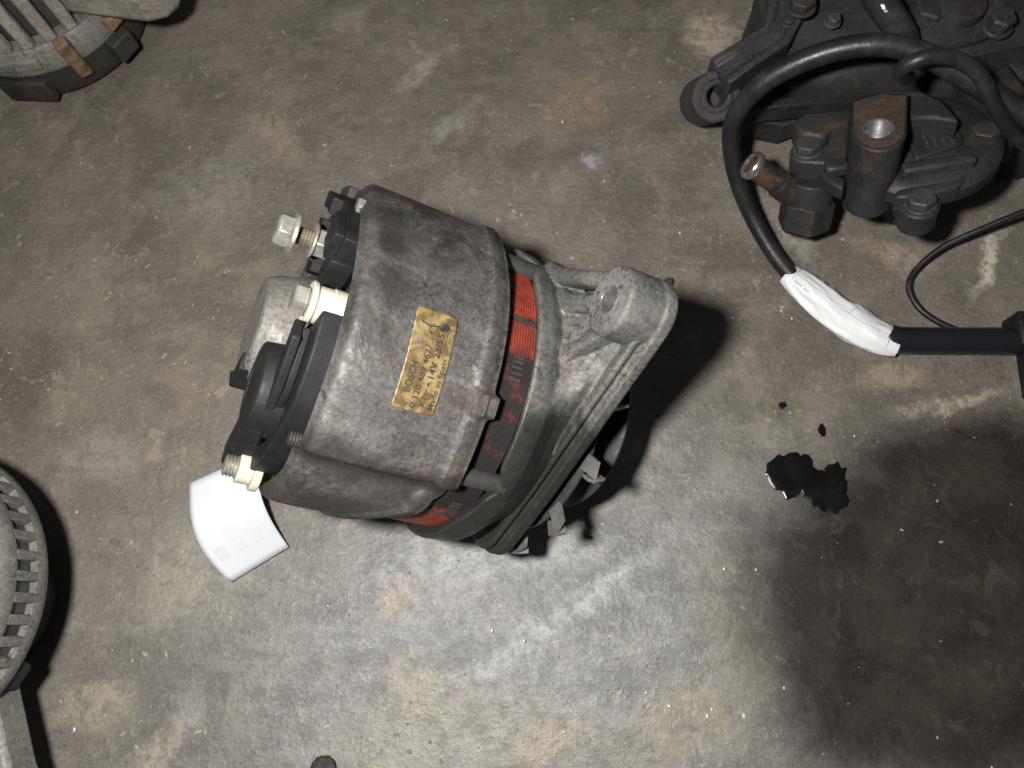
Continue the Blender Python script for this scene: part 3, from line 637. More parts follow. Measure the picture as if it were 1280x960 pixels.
# -- left edge: standing on end, slotted shoulder, lug low down
def build_left():
    base = onz(48, 748, 0.064) - V(0.0655, 0, 0); base.z = 0; root = empty('alternator', Matrix.Translation(base), 'pale grey alternator standing on end with a row of square cooling slots round its shoulder', 'alternator')
    Z = V(0, 0, 1); dz = -0.022
    def lat(name, prof, mat, close=True, n=110):
        bm = NB(); lathe(bm, [(a + dz, b) for a, b in prof], n=n, d=Z, close=close); return obj(name, bm, mat, root)
    bm = NB(); lathe(bm, [(0.0, 0.01), (0.0, 0.030), (0.004, 0.034), (0.034, 0.038), (0.046, 0.044), (0.046, 0.01)], n=90, d=Z, close=True); obj('lower_housing', bm, 'dark_cast', root)
    lat('stator_core', [(0.067, 0.03), (0.067, 0.054), (0.080, 0.058), (0.080, 0.03)], 'dark_steel')
    lat('housing_rim', [(0.079, 0.060), (0.079, 0.0640), (0.081, 0.0652), (0.0850, 0.0652), (0.0870, 0.0648), (0.0870, 0.060)], 'grey_cast')
    nb = 48
    for k in range(nb):
        a = 2*math.pi*k/nb; r_ = V(math.cos(a), math.sin(a), 0); tg = V(-math.sin(a), math.cos(a), 0)
        bm = NB(); prof = [(0.0600, 0.0860), (0.0649, 0.0860), (0.0645, 0.0995), (0.0600, 0.0995)]
        prism(bm, [r_ * p + Z * (q + dz) - tg * 0.0020 for p, q in prof], tg * 0.0040); obj('slot_bar', bm, 'grey_cast', root, bevel=0.0006)
    lat('end_dome', [(0.0990, 0.040), (0.0990, 0.0644), (0.1010, 0.0648), (0.1060, 0.0640), (0.1105, 0.0615), (0.1145, 0.056), (0.1165, 0.048), (0.1175, 0.040), (0.118, 0.020), (0.124, 0.018), (0.125, 0.016), (0.125, 0.0), (0.110, 0.0)], 'grey_cast', False)
    lat('winding_shade_fill', [(0.0865, 0.020), (0.0865, 0.0618), (0.0985, 0.0618), (0.0985, 0.020)], 'dark_steel')  # winding widened into a dark fill that stands for shade in the slots
    a = math.radians(-52); d = V(math.cos(a), math.sin(a), 0); s = V(-math.sin(a), math.cos(a), 0); bm = NB(); r1 = 0.092; w = 0.020
    pts = [d*0.048 + s*0.020, d*0.048 - s*0.030, d*(r1-0.004) - s*w*0.72, d*(r1+w*0.3) - s*w*0.45, d*(r1+w*0.5), d*(r1+w*0.3) + s*w*0.45, d*(r1-0.004) + s*w*0.5]
    prism(bm, [p + Z*0.040 for p in pts], Z * 0.018); obj('mounting_lug', bm, 'grey_cast', root, bevel=0.002)
    a = math.radians(-30); d = V(math.cos(a), math.sin(a), 0); s = V(-math.sin(a), math.cos(a), 0); bm = NB()
    box(bm, d*0.058 + Z*0.052, (0.010, 0.012, 0.012), (d, s, Z)); obj('terminal_block', bm, 'dark_cast', root, bevel=0.002)
build_left()

# -- top left corner: dusty one with long fingers, rusty terminal posts
def build_corner():
    base = onz(98, 66, 0.030) - V(0.036, -0.048, 0); base.z = 0; root = empty('alternator', Matrix.Translation(base), 'dusty tan alternator with long cooling fingers and rusty orange terminal block', 'alternator')
    Z = V(0, 0, 1)
    def rd(px): # azimuth of the shell facing a pixel on the floor
        p = onz(*px) - base; return math.atan2(p.y, p.x)
    bm = NB(); lathe(bm, [(0.0, 0.02), (0.0, 0.047), (0.004, 0.055), (0.022, 0.058), (0.026, 0.058), (0.030, 0.055), (0.030, 0.02)], n=96, d=Z, close=True); obj('lower_housing', bm, 'dark_cast', root)
    bm = NB(); lathe(bm, [(0.0245, 0.050), (0.0245, 0.0588), (0.027, 0.0600), (0.040, 0.0600), (0.0425, 0.0585), (0.0425, 0.050)], n=96, d=Z, close=True); obj('housing_rim', bm, 'grey_cast', root)
    bm = NB(); lathe(bm, [(0.030, 0.030), (0.030, 0.050), (0.080, 0.048), (0.080, 0.030)], n=80, d=Z, close=True); obj('stator_core', bm, 'dark_steel', root)
    nb = 28
    for k in range(nb):
        a = 2*math.pi*(k + 0.35)/nb; r_ = V(math.cos(a), math.sin(a), 0); tg = V(-math.sin(a), math.cos(a), 0); bm = NB()
        prof = [(0.0535, 0.0425), (0.0590, 0.0425), (0.0585, 0.074), (0.0545, 0.088), (0.042, 0.094), (0.040, 0.088), (0.050, 0.080), (0.0535, 0.070)]
        prism(bm, [r_*p + Z*q - tg*0.0036 for p, q in prof], tg * 0.0072); obj('cooling_finger', bm, 'old_cast', root, bevel=0.0012)
    for k in (21, 22, 23):
        a = 2*math.pi*(k + 0.85)/nb; r_ = V(math.cos(a), math.sin(a), 0); bm = NB(); tg = V(-math.sin(a), math.cos(a), 0)
        tube(bm, [r_*0.049 + Z*0.070 - tg*0.004, r_*0.0515 + Z*0.072, r_*0.049 + Z*0.074 + tg*0.004], 0.0011, 8, 5); obj('copper_wire', bm, 'copper', root)
    bm = NB(); lathe(bm, [(0.088, 0.0), (0.088, 0.044), (0.094, 0.043), (0.099, 0.036), (0.102, 0.02), (0.102, 0.0)], n=80, d=Z); obj('end_dome', bm, 'old_cast', root)
    # lug towards the right
    tip = onz(222, 6, 0.050) - base; tip.z = 0; d = tip.normalized(); tl = tip.length; s = V(-d.y, d.x, 0); bm = NB()
    prism(bm, [p + Z*0.046 for p in (d*0.045 + s*0.024, d*0.045 - s*0.022, d*(tl-0.012) - s*0.014, d*(tl-0.003) - s*0.008, d*tl, d*(tl-0.002) + s*0.010, d*(tl-0.012) + s*0.016)], Z * 0.020); lug = obj('mounting_lug', bm, 'old_cast', root, bevel=0.004, seg=3)
    # terminal blocks on the rim
    def blk(px, rr, z0, sz, mat, name, tilt=0.0):
        a = rd(px); r_ = V(math.cos(a), math.sin(a), 0); tg = V(-math.sin(a), math.cos(a), 0); bm = NB()
        up = (Z + r_ * tilt).normalized(); box(bm, r_*rr + Z*z0, sz, (r_, tg, up)); return obj(name, bm, mat, root, bevel=0.0018, seg=3)
    blk((112, 88), 0.061, 0.030, (0.009, 0.008, 0.032), 'orange_rust', 'terminal_post', 0.25)
    blk((165, 66), 0.060, 0.034, (0.010, 0.017, 0.008), 'orange_rust', 'terminal_block')
    blk((172, 82), 0.060, 0.018, (0.012, 0.015, 0.014), 'dark_cast', 'terminal_block')
    blk((60, 100), 0.056, 0.012, (0.008, 0.030, 0.016), 'dark_cast', 'rim_guard')
    blk((70, 95), 0.0585, 0.034, (0.005, 0.030, 0.008), 'grey_cast', 'rim_guard')
build_corner()

# ================================================================== VACUUM PUMP UNIT, top right
PW = V(-0.2, 0.3, 1).normalized(); PX = (V(1, 0, 0) - PW * PW.x).normalized(); PY = PW.cross(PX)
PO = onz(1137, 184, 0.066)
MP = Matrix.Translation(PO) @ Matrix((PX, PY, PW)).transposed().to_4x4(); MPi = MP.inverted()
pump = empty('pump_unit', MP, 'oily black engine pump with rusty threaded boss and pipe stub', 'pump')
def pl(u, v, h):
    """pixel of the photograph -> point of the pump at height h (metres) over its cover"""
    c = MPi @ CAM_POS; r = MPi.to_3x3() @ (CAM_ROT @ V((u - 640) / FPX, -(v - 480) / FPX, -1.0)); return c + r * ((h - c.z) / r.z)
def pw(p): return MPi @ Vector(p)
ZL = V(0, 0, 1)
def pprism(name, px, h0, h1, mat, parent, bevel=0.001, seg=2):
    bm = NB(); prism(bm, [pl(u, v, h1) for u, v in px], ZL * (h0 - h1)); return obj(name, bm, mat, parent, bevel=bevel, seg=seg)
cen = V(0.006, 0.004, 0)
bm = NB(); lathe(bm, [(-0.010, 0.0), (-0.010, 0.0330), (-0.009, 0.0340), (-0.003, 0.0340), (-0.002, 0.0330), (0.000, 0.0308), (0.001, 0.028), (0.001, 0.0)], cen, ZL, 72); cover = obj('pump_cover', bm, 'iron', pump, 30)
bm = NB(); lathe(bm, [(-0.066, 0.0), (-0.066, 0.012), (-0.010, 0.018), (-0.010, 0.0)], cen + V(0.006, 0.022, 0), ZL, 60); obj('pump_body', bm, 'iron', pump, 30)
# three bolted ears
for (u, v, h) in ((1010, 188, -0.002), (1150, 256, -0.004), (1230, 172, -0.004)):
    c = pl(u, v, h); d = V(cen.x - c.x, cen.y - c.y, 0).normalized(); s = V(-d.y, d.x, 0); bm = NB()
    pts = [c + d*0.024 + s*0.013, c + d*0.002 + s*0.0085] + [c + (d*-math.sin(t)*0.0082 + s*math.cos(t)*0.0082) for t in [math.pi*k/8 for k in range(0, 9)]] + [c + d*0.002 - s*0.0085, c + d*0.024 - s*0.013]
    prism(bm, pts, ZL * -0.012); ear = obj('bolt_ear', bm, 'iron', pump, bevel=0.0012)
    bm = NB(); hexhead(bm, c, ZL, 0.0055, 0.0064, 0.0072); obj('ear_bolt', bm, 'bracket', ear, bevel=0.0004)
pprism('ear_pad', [(990, 152), (1005, 140), (1050, 136), (1066, 130), (1068, 150), (1040, 158), (1030, 170), (1000, 166)], -0.008, 0.006, 'iron', pump, 0.002)
# tall boss with threaded hole
arc = [(1099 + 35 * math.cos(t), 163 + 26 * math.sin(t)) for t in [math.pi * k / 10 for k in range(11)]]
outl = [(1064, 126), (1100, 115), (1136, 117)] + arc
hc = pl(1097, 161, 0.022)
def holed(bm, pts, o, r, off, n=36):
    """prism with a round hole through it"""
    loops = []
    for dz in (V(0, 0, 0), off):
        a = [bm.verts.new(Vector(p) + dz) for p in pts]; b = [bm.verts.new(o + dz + V(math.cos(2*math.pi*k/n), math.sin(2*math.pi*k/n), 0) * r) for k in range(n)]
        es = [bm.edges.new((q[i], q[(i+1) % len(q)])) for q in (a, b) for i in range(len(q))]
        bmesh.ops.triangle_fill(bm, use_beauty=True, use_dissolve=False, edges=es, normal=(0, 0, 1)); loops.append((a, b))
    for q0, q1 in zip(loops[0], loops[1]):
        for i in range(len(q0)): bm.faces.new((q0[i], q0[(i+1) % len(q0)], q1[(i+1) % len(q1)], q1[i]))
bm = NB(); holed(bm, [pl(u, v, 0.022) for u, v in outl], hc, 0.0064, ZL * -0.040); bossp = obj('threaded_boss', bm, 'iron', pump, bevel=0.0009)
bm = NB(); cx_, cy_ = 1099, 150; holed(bm, [pl(cx_ + (u - cx_) * 0.90, cy_ + (v - cy_) * 0.90, 0.0221) for u, v in outl], hc + ZL * 0.0001, 0.0066, ZL * 0.0003); obj('rusty_face', bm, 'rust', bossp)
bm = NB(); prof = [(0.0, 0.0067)]
for k in range(11): prof += [(-0.0002 - k*0.0013, 0.0060), (-0.0008 - k*0.0013, 0.0052)]
prof += [(-0.016, 0.0052), (-0.016, 0.0066)]
lathe(bm, prof, hc, ZL, 36, close=True); obj('thread_insert', bm, 'steel', bossp, 20)
bm = NB(); cyl(bm, hc + ZL * -0.016, ZL, 0.001, 0.0062, n=24); obj('bore', bm, 'ink', bossp)  # black disc standing in for shade at the bottom of the hole
pprism('shoulder', [(1066, 126), (1100, 112), (1150, 112), (1180, 126), (1200, 150), (1168, 146), (1140, 146), (1132, 160), (1100, 150)], -0.004, 0.014, 'iron', pump, 0.0015)
pprism('cover_rib', [(1126, 202), (1215, 190), (1224, 198), (1130, 214)], -0.002, 0.006, 'iron', cover, 0.0015)
pprism('cover_rib', [(1122, 236), (1196, 224), (1214, 212), (1200, 232), (1150, 246), (1118, 246)], -0.008, 0.001, 'iron', cover, 0.0015)
pprism('cover_rib', [(1030, 198), (1060, 196), (1062, 208), (1034, 212)], -0.002, 0.004, 'iron', cover, 0.0015)
pprism('cover_rib', [(1022, 210), (1058, 222), (1054, 236), (1030, 224)], -0.006, 0.002, 'iron', cover, 0.0015)
pprism('badge_panel', [(1138, 152), (1196, 150), (1206, 178), (1146, 198), (1134, 176)], -0.002, 0.0030, 'iron', cover, 0.001)
for k in range(4):
    bx = 1150 + k * 11; bm = NB(); p = [pl(bx - 4 + k*1.2, 162 + k, 0.0033), pl(bx + 6, 172, 0.0033), pl(bx + 10, 184 - k, 0.0033)]
    tube(bm, p, 0.0010, 8, 4); obj('embossed_mark', bm, 'bracket', cover)
bm = NB(); tube(bm, [pl(1146, 164, 0.0033), pl(1165, 156, 0.0033), pl(1186, 168, 0.0033), pl(1190, 180, 0.0033)], 0.0009, 8, 5); obj('embossed_mark', bm, 'bracket', cover)
# banjo fitting and pipe stub (world space heights)
def W_(u, v, z): return pw(onz(u, v, z))
b0 = W_(1016, 222, 0.045); b1 = W_(1004, 283, 0.022); bd = (b1 - b0)
bm = NB(); cyl(bm, b0, bd, bd.length * 0.55, 0.0112, n=30); hexhead(bm, b0 + bd * 0.42, bd, bd.length * 0.60, 0.0135, 0); banjo = obj('banjo_fitting', bm, 'iron', pump, bevel=0.0008)
p0 = W_(1008, 252, 0.034); p1 = W_(938, 205, 0.052); dd = p1 - p0
bm = NB(); lathe(bm, [(0, 0), (0, 0.0075), (dd.length*0.5, 0.0070), (dd.length*0.52, 0.0060), (dd.length*0.98, 0.0058), (dd.length*0.98, 0.0044), (dd.length*0.6, 0.0042), (dd.length*0.6, 0)], p0, dd, 30); pipe = obj('pipe_stub', bm, 'pipe_rust', pump, 25)
bm = NB(); dn = dd.normalized(); lathe(bm, [(-0.0040, 0.0059), (-0.0030, 0.0068), (-0.0005, 0.0070), (0.0004, 0.0064), (0.0006, 0.0050), (-0.0030, 0.0044)], p1, dn, 36, close=True); obj('pipe_lip', bm, 'steel', pipe, 40)
# long bracket arms
def arm(name, pts, w, z_thick, mat, eye=None, parent=pump):
    bm = NB(); P = [pw(onz(u, v, z)) for u, v, z in pts]; up = MPi.to_3x3() @ V(0, 0, 1); rings = []
    for i, p in enumerate(P):
        d = (P[min(i+1, len(P)-1)] - P[max(i-1, 0)]).normalized(); s = up.cross(d).normalized(); ww = w[i] if isinstance(w, (list, tuple)) else w
        rings.append([bm.verts.new(p + s*a*ww*0.5 + up*b*z_thick) for a, b in ((-1, -1), (1, -1), (1, 0), (0.55, 0.0), (0.45, -0.12), (-0.45, -0.12), (-0.55, 0), (-1, 0))])
    for A, B in zip(rings, rings[1:]):
        for j in range(8): bm.faces.new((A[j], A[(j+1) % 8], B[(j+1) % 8], B[j]))
    bm.faces.new(rings[0][::-1]); bm.faces.new(rings[-1]); return obj(name, bm, mat, parent, bevel=0.0012)
arm('bracket_arm', [(900, 88, 0.060), (930, 68, 0.064), (970, 42, 0.066), (985, 10, 0.068), (985, -40, 0.068)], [0.018, 0.016, 0.016, 0.018, 0.022], 0.016, 'bracket')
arm('bracket_arm', [(905, 122, 0.040), (960, 112, 0.040), (1030, 98, 0.040)], [0.018, 0.022, 0.030], 0.012, 'iron')
arm('bracket_arm', [(925, 135, 0.022), (975, 140, 0.022), (1030, 122, 0.022)], [0.012, 0.018, 0.016], 0.016, 'iron')
eye0 = W_(896, 120, 0.050); upl = MPi.to_3x3() @ V(0.05, -0.55, 0.85)
bm = NB(); ringcyl(bm, eye0, upl, -0.030, 0.0125, 0.0050, 40); ringcyl(bm, eye0 + upl.normalized()*0.0008, upl, -0.004, 0.0085, 0.0048, 40); eye = obj('bracket_eye', bm, 'bracket', pump, bevel=0.0012)
bm = NB(); cyl(bm, eye0 - upl.normalized()*0.014, upl, -0.004, 0.0052, n=24); obj('eye_shade_disc', bm, 'ink', eye)  # black disc set inside the eye to stand for its shaded depth
# main body behind the cover: machine casting, pulley, studs
def lump(name, u, v, z, rx, ry, rz, mat, p=2.6, yaw=0.0, floor=True):
    c = onz(u, v, z); bm = NB(); bmesh.ops.create_icosphere(bm, subdivisions=4, radius=1)
    from mathutils import noise as NZ
    rot = Matrix.Rotation(yaw, 3, 'Z')
    for q in bm.verts:
        e = Vector([math.copysign(abs(x) ** (2 / p), x) for x in q.co]); e *= 1 + 0.05 * NZ.noise(q.co * 3 + c * 40)
        w = c + rot @ V(e.x*rx, e.y*ry, e.z*rz); w.z = max(w.z, 0.001); q.co = MPi @ w
    return obj(name, bm, mat, pump, 30)
lump('machine_casting', 1130, 40, 0.030, 0.080, 0.050, 0.036, 'dark_cast', 4.0, 0.1)
lump('machine_casting', 1250, 75, 0.030, 0.045, 0.050, 0.042, 'dark_cast', 5.0, -0.3)
lump('machine_casting', 1040, 20, 0.035, 0.030, 0.030, 0.030, 'iron', 3.0, 0.4)
lump('machine_casting', 1090, 90, 0.028, 0.032, 0.022, 0.030, 'iron', 3.0, 0.2)
bm = NB(); c = W_(1200, 8, 0.074); upw = MPi.to_3x3() @ V(0, 0, 1)
lathe(bm, [(-0.012, 0), (-0.012, 0.019), (-0.003, 0.019), (-0.003, 0.0205), (0.0, 0.0205), (0.0, 0.018), (-0.0012, 0.0172), (-0.0012, 0.0)], c, upw, 56); pul = obj('pulley_disc', bm, 'bracket', pump, 30)
bm = NB(); lathe(bm, [(-0.001, 0.0), (-0.001, 0.012), (0.003, 0.011), (0.004, 0.009), (0.004, 0.0)], c, upw, 40); obj('pulley_hub', bm, 'iron', pul)
for (u, v, z, r, L, mat) in ((1000, 8, 0.073, 0.0065, 0.006, 'iron'), (985, 28, 0.066, 0.003, 0.003, 'bracket'), (1245, 35, 0.075, 0.006, 0.008, 'bracket'), (1263, 100, 0.072, 0.006, 0.006, 'bracket'), (1040, 28, 0.070, 0.0035, 0.004, 'bracket'), (1160, 18, 0.070, 0.008, 0.006, 'iron')):
    bm = NB(); hexhead(bm, W_(u, v, z), upw, L, r, r * 1.2); obj('hex_bolt', bm, mat, pump, bevel=0.0004)
bm = NB(); tube(bm, [W_(1092, -14, 0.086), W_(1104, 8, 0.086), W_(1124, 36, 0.080), W_(1132, 52, 0.070)], [0.0068, 0.0068, 0.0062, 0.006], 18, 8); shp = obj('shiny_pipe', bm, plain('glossy_black_paint', (0.03,0.03,0.034), 0.16, 0.3, 0.2, 0.3, 120, 0.25, (0.16,0.13,0.09)), pump)
pprism('casting_web', [(1180, 60), (1240, 40), (1290, 60), (1290, 120), (1240, 125)], -0.03, 0.008, 'dark_cast', pump, 0.002)
pprism('casting_web', [(1236, 88), (1262, 78), (1285, 110), (1270, 124), (1248, 112)], -0.01, 0.016, 'iron', pump, 0.002)

# ================================================================== CABLES
bm = NB()
cablep = [onz(u, v, z) for u, v, z in ((1330, 176, 0.085), (1275, 141, 0.092), (1210, 98, 0.098), (1150, 66, 0.102), (1090, 56, 0.102), (1020, 70, 0.094), (955, 103, 0.080), (917, 150, 0.060), (917, 205, 0.040), (940, 270, 0.020), (985, 340, 0.009), (1050, 390, 0.0072), (1120, 424, 0.0072))]
tube(bm, cablep, [0.0049]*7 + [0.0043]*3 + [0.0042]*3, 18, 10)
cable = obj('power_cable', bm, 'rubber', None, 60); tag(cable, 'thick black rubber cable looping over the pump down to a white wrapped label', 'cable')
# sleeve
bm = NB(); tube(bm, [onz(u, v, 0.0078) for u, v in ((1108, 420), (1122, 425), (1180, 426), (1240, 426), (1272, 427))], 0.0068, 20, 6)
sl = obj('cable_sleeve', bm, plain('shrink_sleeve', (0.012,0.013,0.017), 0.30, 0, 0.15, 0.15, 140, spec=0.45), None, 60); tag(sl, 'straight glossy black sleeve between the white label and the black connector', 'cable')
# wrapped white label
bm = NB()
wpts = [onz(u, v, 0.0080) for u, v in ((983, 342), (998, 353), (1022, 372), (1050, 394), (1080, 412), (1104, 424), (1122, 430))]
n = 64; tmp = NB(); Cc = tube(tmp, wpts, 0.001, 6, 8); tmp.free(); rings = []
from mathutils import noise as NZ
def prof_r(f): return 0.0050 + 0.0026 * math.sin(math.pi * min(1, max(0, f))) ** 1.2 + 0.0012 * f
def wrap_pt(f, a, extra=0.0):
    x_ = f * (len(Cc) - 1); i = min(int(x_), len(Cc) - 2); c = Cc[i].lerp(Cc[i+1], x_ - i); d = (Cc[min(i+1, len(Cc)-1)] - Cc[max(i-1, 0)]).normalized()
    s = V(0, 0, 1).cross(d).normalized(); upv = d.cross(s)
    r = prof_r(f); q_ = V(f * 3.2 + math.cos(a) * 0.9, math.cos(a) * 1.1, math.sin(a) * 1.1); cr = 0.0030 * math.sin(math.pi * f) * (0.32 - abs(NZ.noise(q_))) + 0.0005 * (0.3 - abs(NZ.noise(q_ * 2.9 + V(3, 1, 2)))) * (0.3 + 0.7 * math.sin(math.pi * f))
    y_ = (r + cr) * math.cos(a) * 1.12 ; z_ = (r + cr) * math.sin(a) * (0.80)
    p = c + s * y_ + upv * z_; p.z = max(p.z, 0.0006) + extra; return p
for i in range(121):
    f = i / 120; ring = []
    for j in range(n):
        a = 2*math.pi*j/n; ff = f
        if i == 120: ff = f + 0.016 * math.sin(j * 2.2) * (0.5 + 0.5 * math.sin(j * 0.7))
        ring.append(bm.verts.new(wrap_pt(min(ff, 0.999) if ff < 1 else 0.999, a)))
    rings.append(ring)
for A, B in zip(rings, rings[1:]):
    for j in range(n): bm.faces.new((A[j], A[(j+1) % n], B[(j+1) % n], B[j]))
wrap = obj('wrapped_label', bm, 'film', None, 60); s_ = wrap.modifiers.new('thick', 'SOLIDIFY'); s_.thickness = 0.0003
tag(wrap, 'crumpled white printed label wrapped round the black cable', 'label')
def wl2(a, b): # a 0..1 along, b angle deg
    return wrap_pt(a, math.radians(b), 0.0003)
def wstrip(pts, w, name='printed_line', mat='grey_ink'):
    bm = NB(); P = []
    for (a, b), (c_, d_) in zip(pts, pts[1:]):
        for k in range(9): P.append(wl2(a + (c_-a)*k/8, b + (d_-b)*k/8))
    for p, q in zip(P, P[1:]):
        d = (q - p)
        if d.length < 1e-7: continue
        s = V(0, 0, 1).cross(d).normalized() * w * 0.5
        bm.faces.new([bm.verts.new(x_) for x_ in (p + s, q + s, q - s, p - s)])
    obj(name, bm, mat, wrap, 80)
wstrip([(0.11, 35), (0.11, 150)], 0.00022); wstrip([(0.11, 88), (0.62, 95)], 0.00022); wstrip([(0.55, 60), (0.53, 92)], 0.00022); wstrip([(0.62, 95), (0.85, 88)], 0.00022); wstrip([(0.86, 35), (0.86, 140)], 0.00022)
def lab_text(s, size, f0, b0, down):
    vs, fs = text_mesh(s, size, 0, 0, 0.02); bm = NB(); Lt = 0.075
    vv = [bm.verts.new(wl2(f0 + x_ * down / 75.0, b0 + y_ * 5.0 * down)) for x_, y_ in vs]
    for f in fs:
        try: bm.faces.new([vv[i] for i in f])
        except ValueError: pass
    bmesh.ops.triangulate(bm, faces=bm.faces[:]); obj('lettering', bm, 'grey_ink', wrap, 80)
lab_text('L0wer 2m', 2.6, 0.13, 115, 1); lab_text('L00007', 2.6, 0.70, 62, 1)
# thin wire, thin tube
bm = NB(); tube(bm, [onz(u, v, z) for u, v, z in ((1330, 250, 0.034), (1282, 264, 0.030), (1230, 285, 0.022), (1180, 308, 0.013), (1147, 335, 0.006), (1136, 358, 0.0034), (1148, 384, 0.0026), (1172, 402, 0.0028), (1200, 414, 0.0035))], 0.0016, 10, 10)
tag(obj('thin_wire', bm, 'rubber', None, 60), 'thin black wire bending out from beneath the pump to the glossy sleeve', 'wire')
bm = NB(); tube(bm, [onz(u, v, z) for u, v, z in ((1290, 185, 0.080), (1265, 165, 0.088), (1243, 132, 0.098), (1225, 95, 0.107), (1200, 76, 0.113), (1170, 70, 0.117), (1145, 76, 0.1155), (1126, 88, 0.109), (1135, 98, 0.098))], 0.0032, 14, 10)
tag(obj('thin_hose', bm, 'rubber', None, 60), 'thin black hose curled over the thick cable on the pump', 'hose')
# connector at the right edge
cc_ = onz(1296, 462, 0.0)
M4 = Matrix.Translation(cc_) @ Matrix.Rotation(-0.06, 4, 'Z'); con = empty('plug_connector', M4, 'boxy black plastic plug on the end of the glossy sleeve', 'connector')
bm = NB(); prism(bm, [V(a, b, 0.0003) for a, b in ((-0.010, -0.016), (-0.004, -0.020), (0.020, -0.020), (0.020, 0.020), (-0.010, 0.018))], V(0, 0, 0.020)); obj('plug_shell', bm, 'black_plastic', con, bevel=0.0014)
bm = NB(); box(bm, V(-0.012, 0.016, 0.0085), (0.006, 0.018, 0.016)); obj('cable_collar', bm, 'black_plastic', con, bevel=0.0016)
bm = NB(); box(bm, V(0.004, 0.0, 0.0212), (0.018, 0.010, 0.002)); obj('latch', bm, 'black_plastic', con, bevel=0.0005)

# ================================================================== OIL AND DEBRIS
def blob(name, pts, z, mat, label, cat, th=0.0005, jit=0.0):
    bm = NB(); P = []; n = len(pts)
    for i in range(n):
        p1 = Vector(pts[i]); p2 = Vector(pts[(i+1) % n]); p0 = Vector(pts[i-1]); p3 = Vector(pts[(i+2) % n])
        for k in range(9):
            t = k / 9; q = 0.5 * ((2*p1) + (p2-p0)*t + (2*p0-5*p1+4*p2-p3)*t*t + (3*p1-p0-3*p2+p3)*t**3); P.append((q.x + jit * (2.2 * math.sin(len(P) * 0.61 + i) + random.uniform(-1, 1)), q.y + jit * (2.2 * math.cos(len(P) * 0.83) + random.uniform(-1, 1))))
    cx = sum(p[0] for p in P)/len(P); cy = sum(p[1] for p in P)/len(P); rings = []
    for sc, dz in ((1, 0), (0.97, th * 0.6), (0.9, th * 0.95), (0.7, th)): rings.append([bm.verts.new(onz(cx + (x_-cx)*sc, cy + (y_-cy)*sc, z + dz)) for x_, y_ in P])
    for A, B in zip(rings, rings[1:]):
        for j in range(len(A)): bm.faces.new((A[j], A[(j+1) % len(A)], B[(j+1) % len(A)], B[j]))
    bm.faces.new(rings[-1]); o = obj(name, bm, mat, None, 60); return tag(o, label, cat)
oilm = NT('fresh_black_oil'); oilm = oilm.out((0.004,0.004,0.0045), oilm.ramp(oilm.noise(90, 4), 0.3, 0.7, 0.34, 0.16), 0.0, oilm.bump(oilm.noise(160, 4, 0.6), 0.12, 0.0006)); M['oil'] = oilm
blob('oil_spill', [(956, 592), (966, 573), (990, 567), (1010, 570), (1020, 586), (1034, 588), (1042, 578), (1057, 586), (1058, 604), (1060, 628), (1046, 640), (1028, 638), (1012, 628), (1000, 615), (990, 624), (972, 612)], -0.0005, 'oil', 'black pool of spilled oil on the concrete near the dark patch', 'oil', 0.0004, 0.9)
blob('oil_drop', [(1023, 534), (1027, 529), (1031, 534), (1032, 543), (1027, 546), (1023, 542)], -0.0004, 'oil', 'single long black oil drop just above the oil pool', 'oil', 0.0005, 0.2)
blob('oil_drop', [(974, 504), (979, 502), (983, 506), (979, 510), (974, 509)], -0.0004, 'oil', 'round black oil fleck on bare floor towards the cable label', 'oil', 0.0009, 0.4)
def chip(u, v, r, mat, label, h=0.003):
    c = onz(u, v, h * 0.45); bm = NB(); bmesh.ops.create_icosphere(bm, subdivisions=2, radius=1)
    for q in bm.verts:
        k = 1 + 0.35 * NZ.noise(q.co * 1.7 + V(u, v, 0)); q.co = c + V(q.co.x * r * k, q.co.y * r * 0.8 * k, q.co.z * h * 0.55 * k)
    return tag(obj('debris_chip', bm, mat, None, 25), label, 'debris')
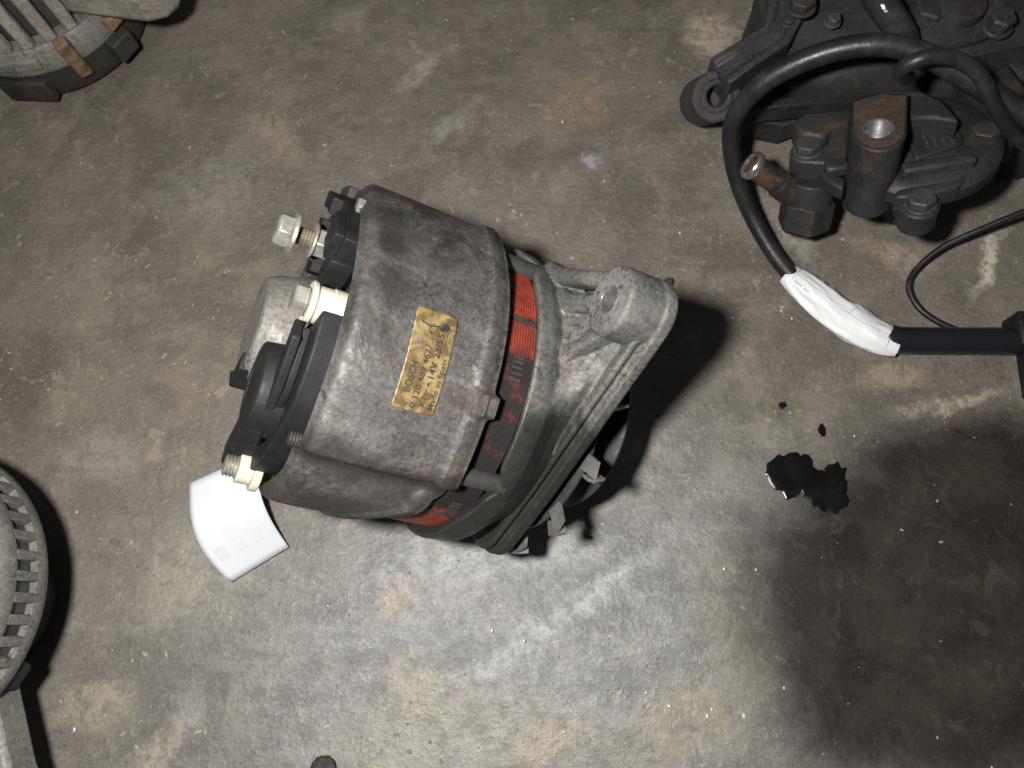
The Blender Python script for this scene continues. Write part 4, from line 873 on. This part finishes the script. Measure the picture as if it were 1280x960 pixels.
chip(836, 352, 0.0028, 'debris', 'dark grit chip on the floor beside the threaded mounting boss')
chip(404, 958, 0.0055, 'debris', 'large flat black chip lying alone on bare grey concrete', 0.004)
chip(737, 383 + 200, 0.0012, 'debris', 'tiny black crumb in the shade of the fan blades', 0.002)
chip(738, 672, 0.0011, 'debris', 'tiny black crumb on pale concrete below the fan blades', 0.002)
# loose grit over the floor
bm = NB()
for k in range(420):
    u, v = random.uniform(-40, 1320), random.uniform(-40, 1000)
    if u > 930 and v > 550 and random.random() < 0.75: continue
    r = random.choice((0.0003, 0.0004, 0.0005, 0.0007)) * random.uniform(0.7, 1.3); c = onz(u, v, 0.0)
    m = Matrix.Translation(c + V(0, 0, r * 0.2 - 0.0003)) @ Matrix.Rotation(random.uniform(0, 6), 4, 'Z') @ Matrix.Diagonal((random.uniform(0.8, 1.9), 1, 0.6, 1))
    bmesh.ops.create_icosphere(bm, subdivisions=1, radius=r, matrix=m)
g = obj('floor_grit', bm, 'grit', None, 20); g['kind'] = 'stuff'; g['label'] = 'loose pale grit scattered over the concrete floor'; g['category'] = 'grit'
bm = NB()
for u, v, r in [(615, 788, 1.0), (655, 801, 1.0), (664, 832, .6), (905, 711, .8), (945, 712, .7), (1240, 960, .6), (808, 866, .7), (837, 883, .8), (884, 895, 1.1), (890, 887, .8), (990, 398, .7), (916, 397, .6), (484, 733, .7), (428, 752, .5), (410, 757, .5), (705, 915, .6), (835, 882, .6), (93, 912, 1.2), (703, 152, 1.0), (850, 291, .9), (755, 226, .7), (980, 860, .7), (170, 45 + 280, .6), (96, 640, .7), (930, 895, 1.2), (560, 440 + 420, .5), (1068, 545, .6)]:
    bmesh.ops.create_icosphere(bm, subdivisions=2, radius=r * 0.0009, matrix=Matrix.Translation(onz(u, v, 0.0)) @ Matrix.Diagonal((0.8, 1.25, 0.6, 1)))
g = obj('water_beads', bm, 'bead', None, 60); g['kind'] = 'stuff'; g['label'] = 'tiny bright droplets sprinkled on the floor'; g['category'] = 'droplets'
bpy.context.view_layer.update()
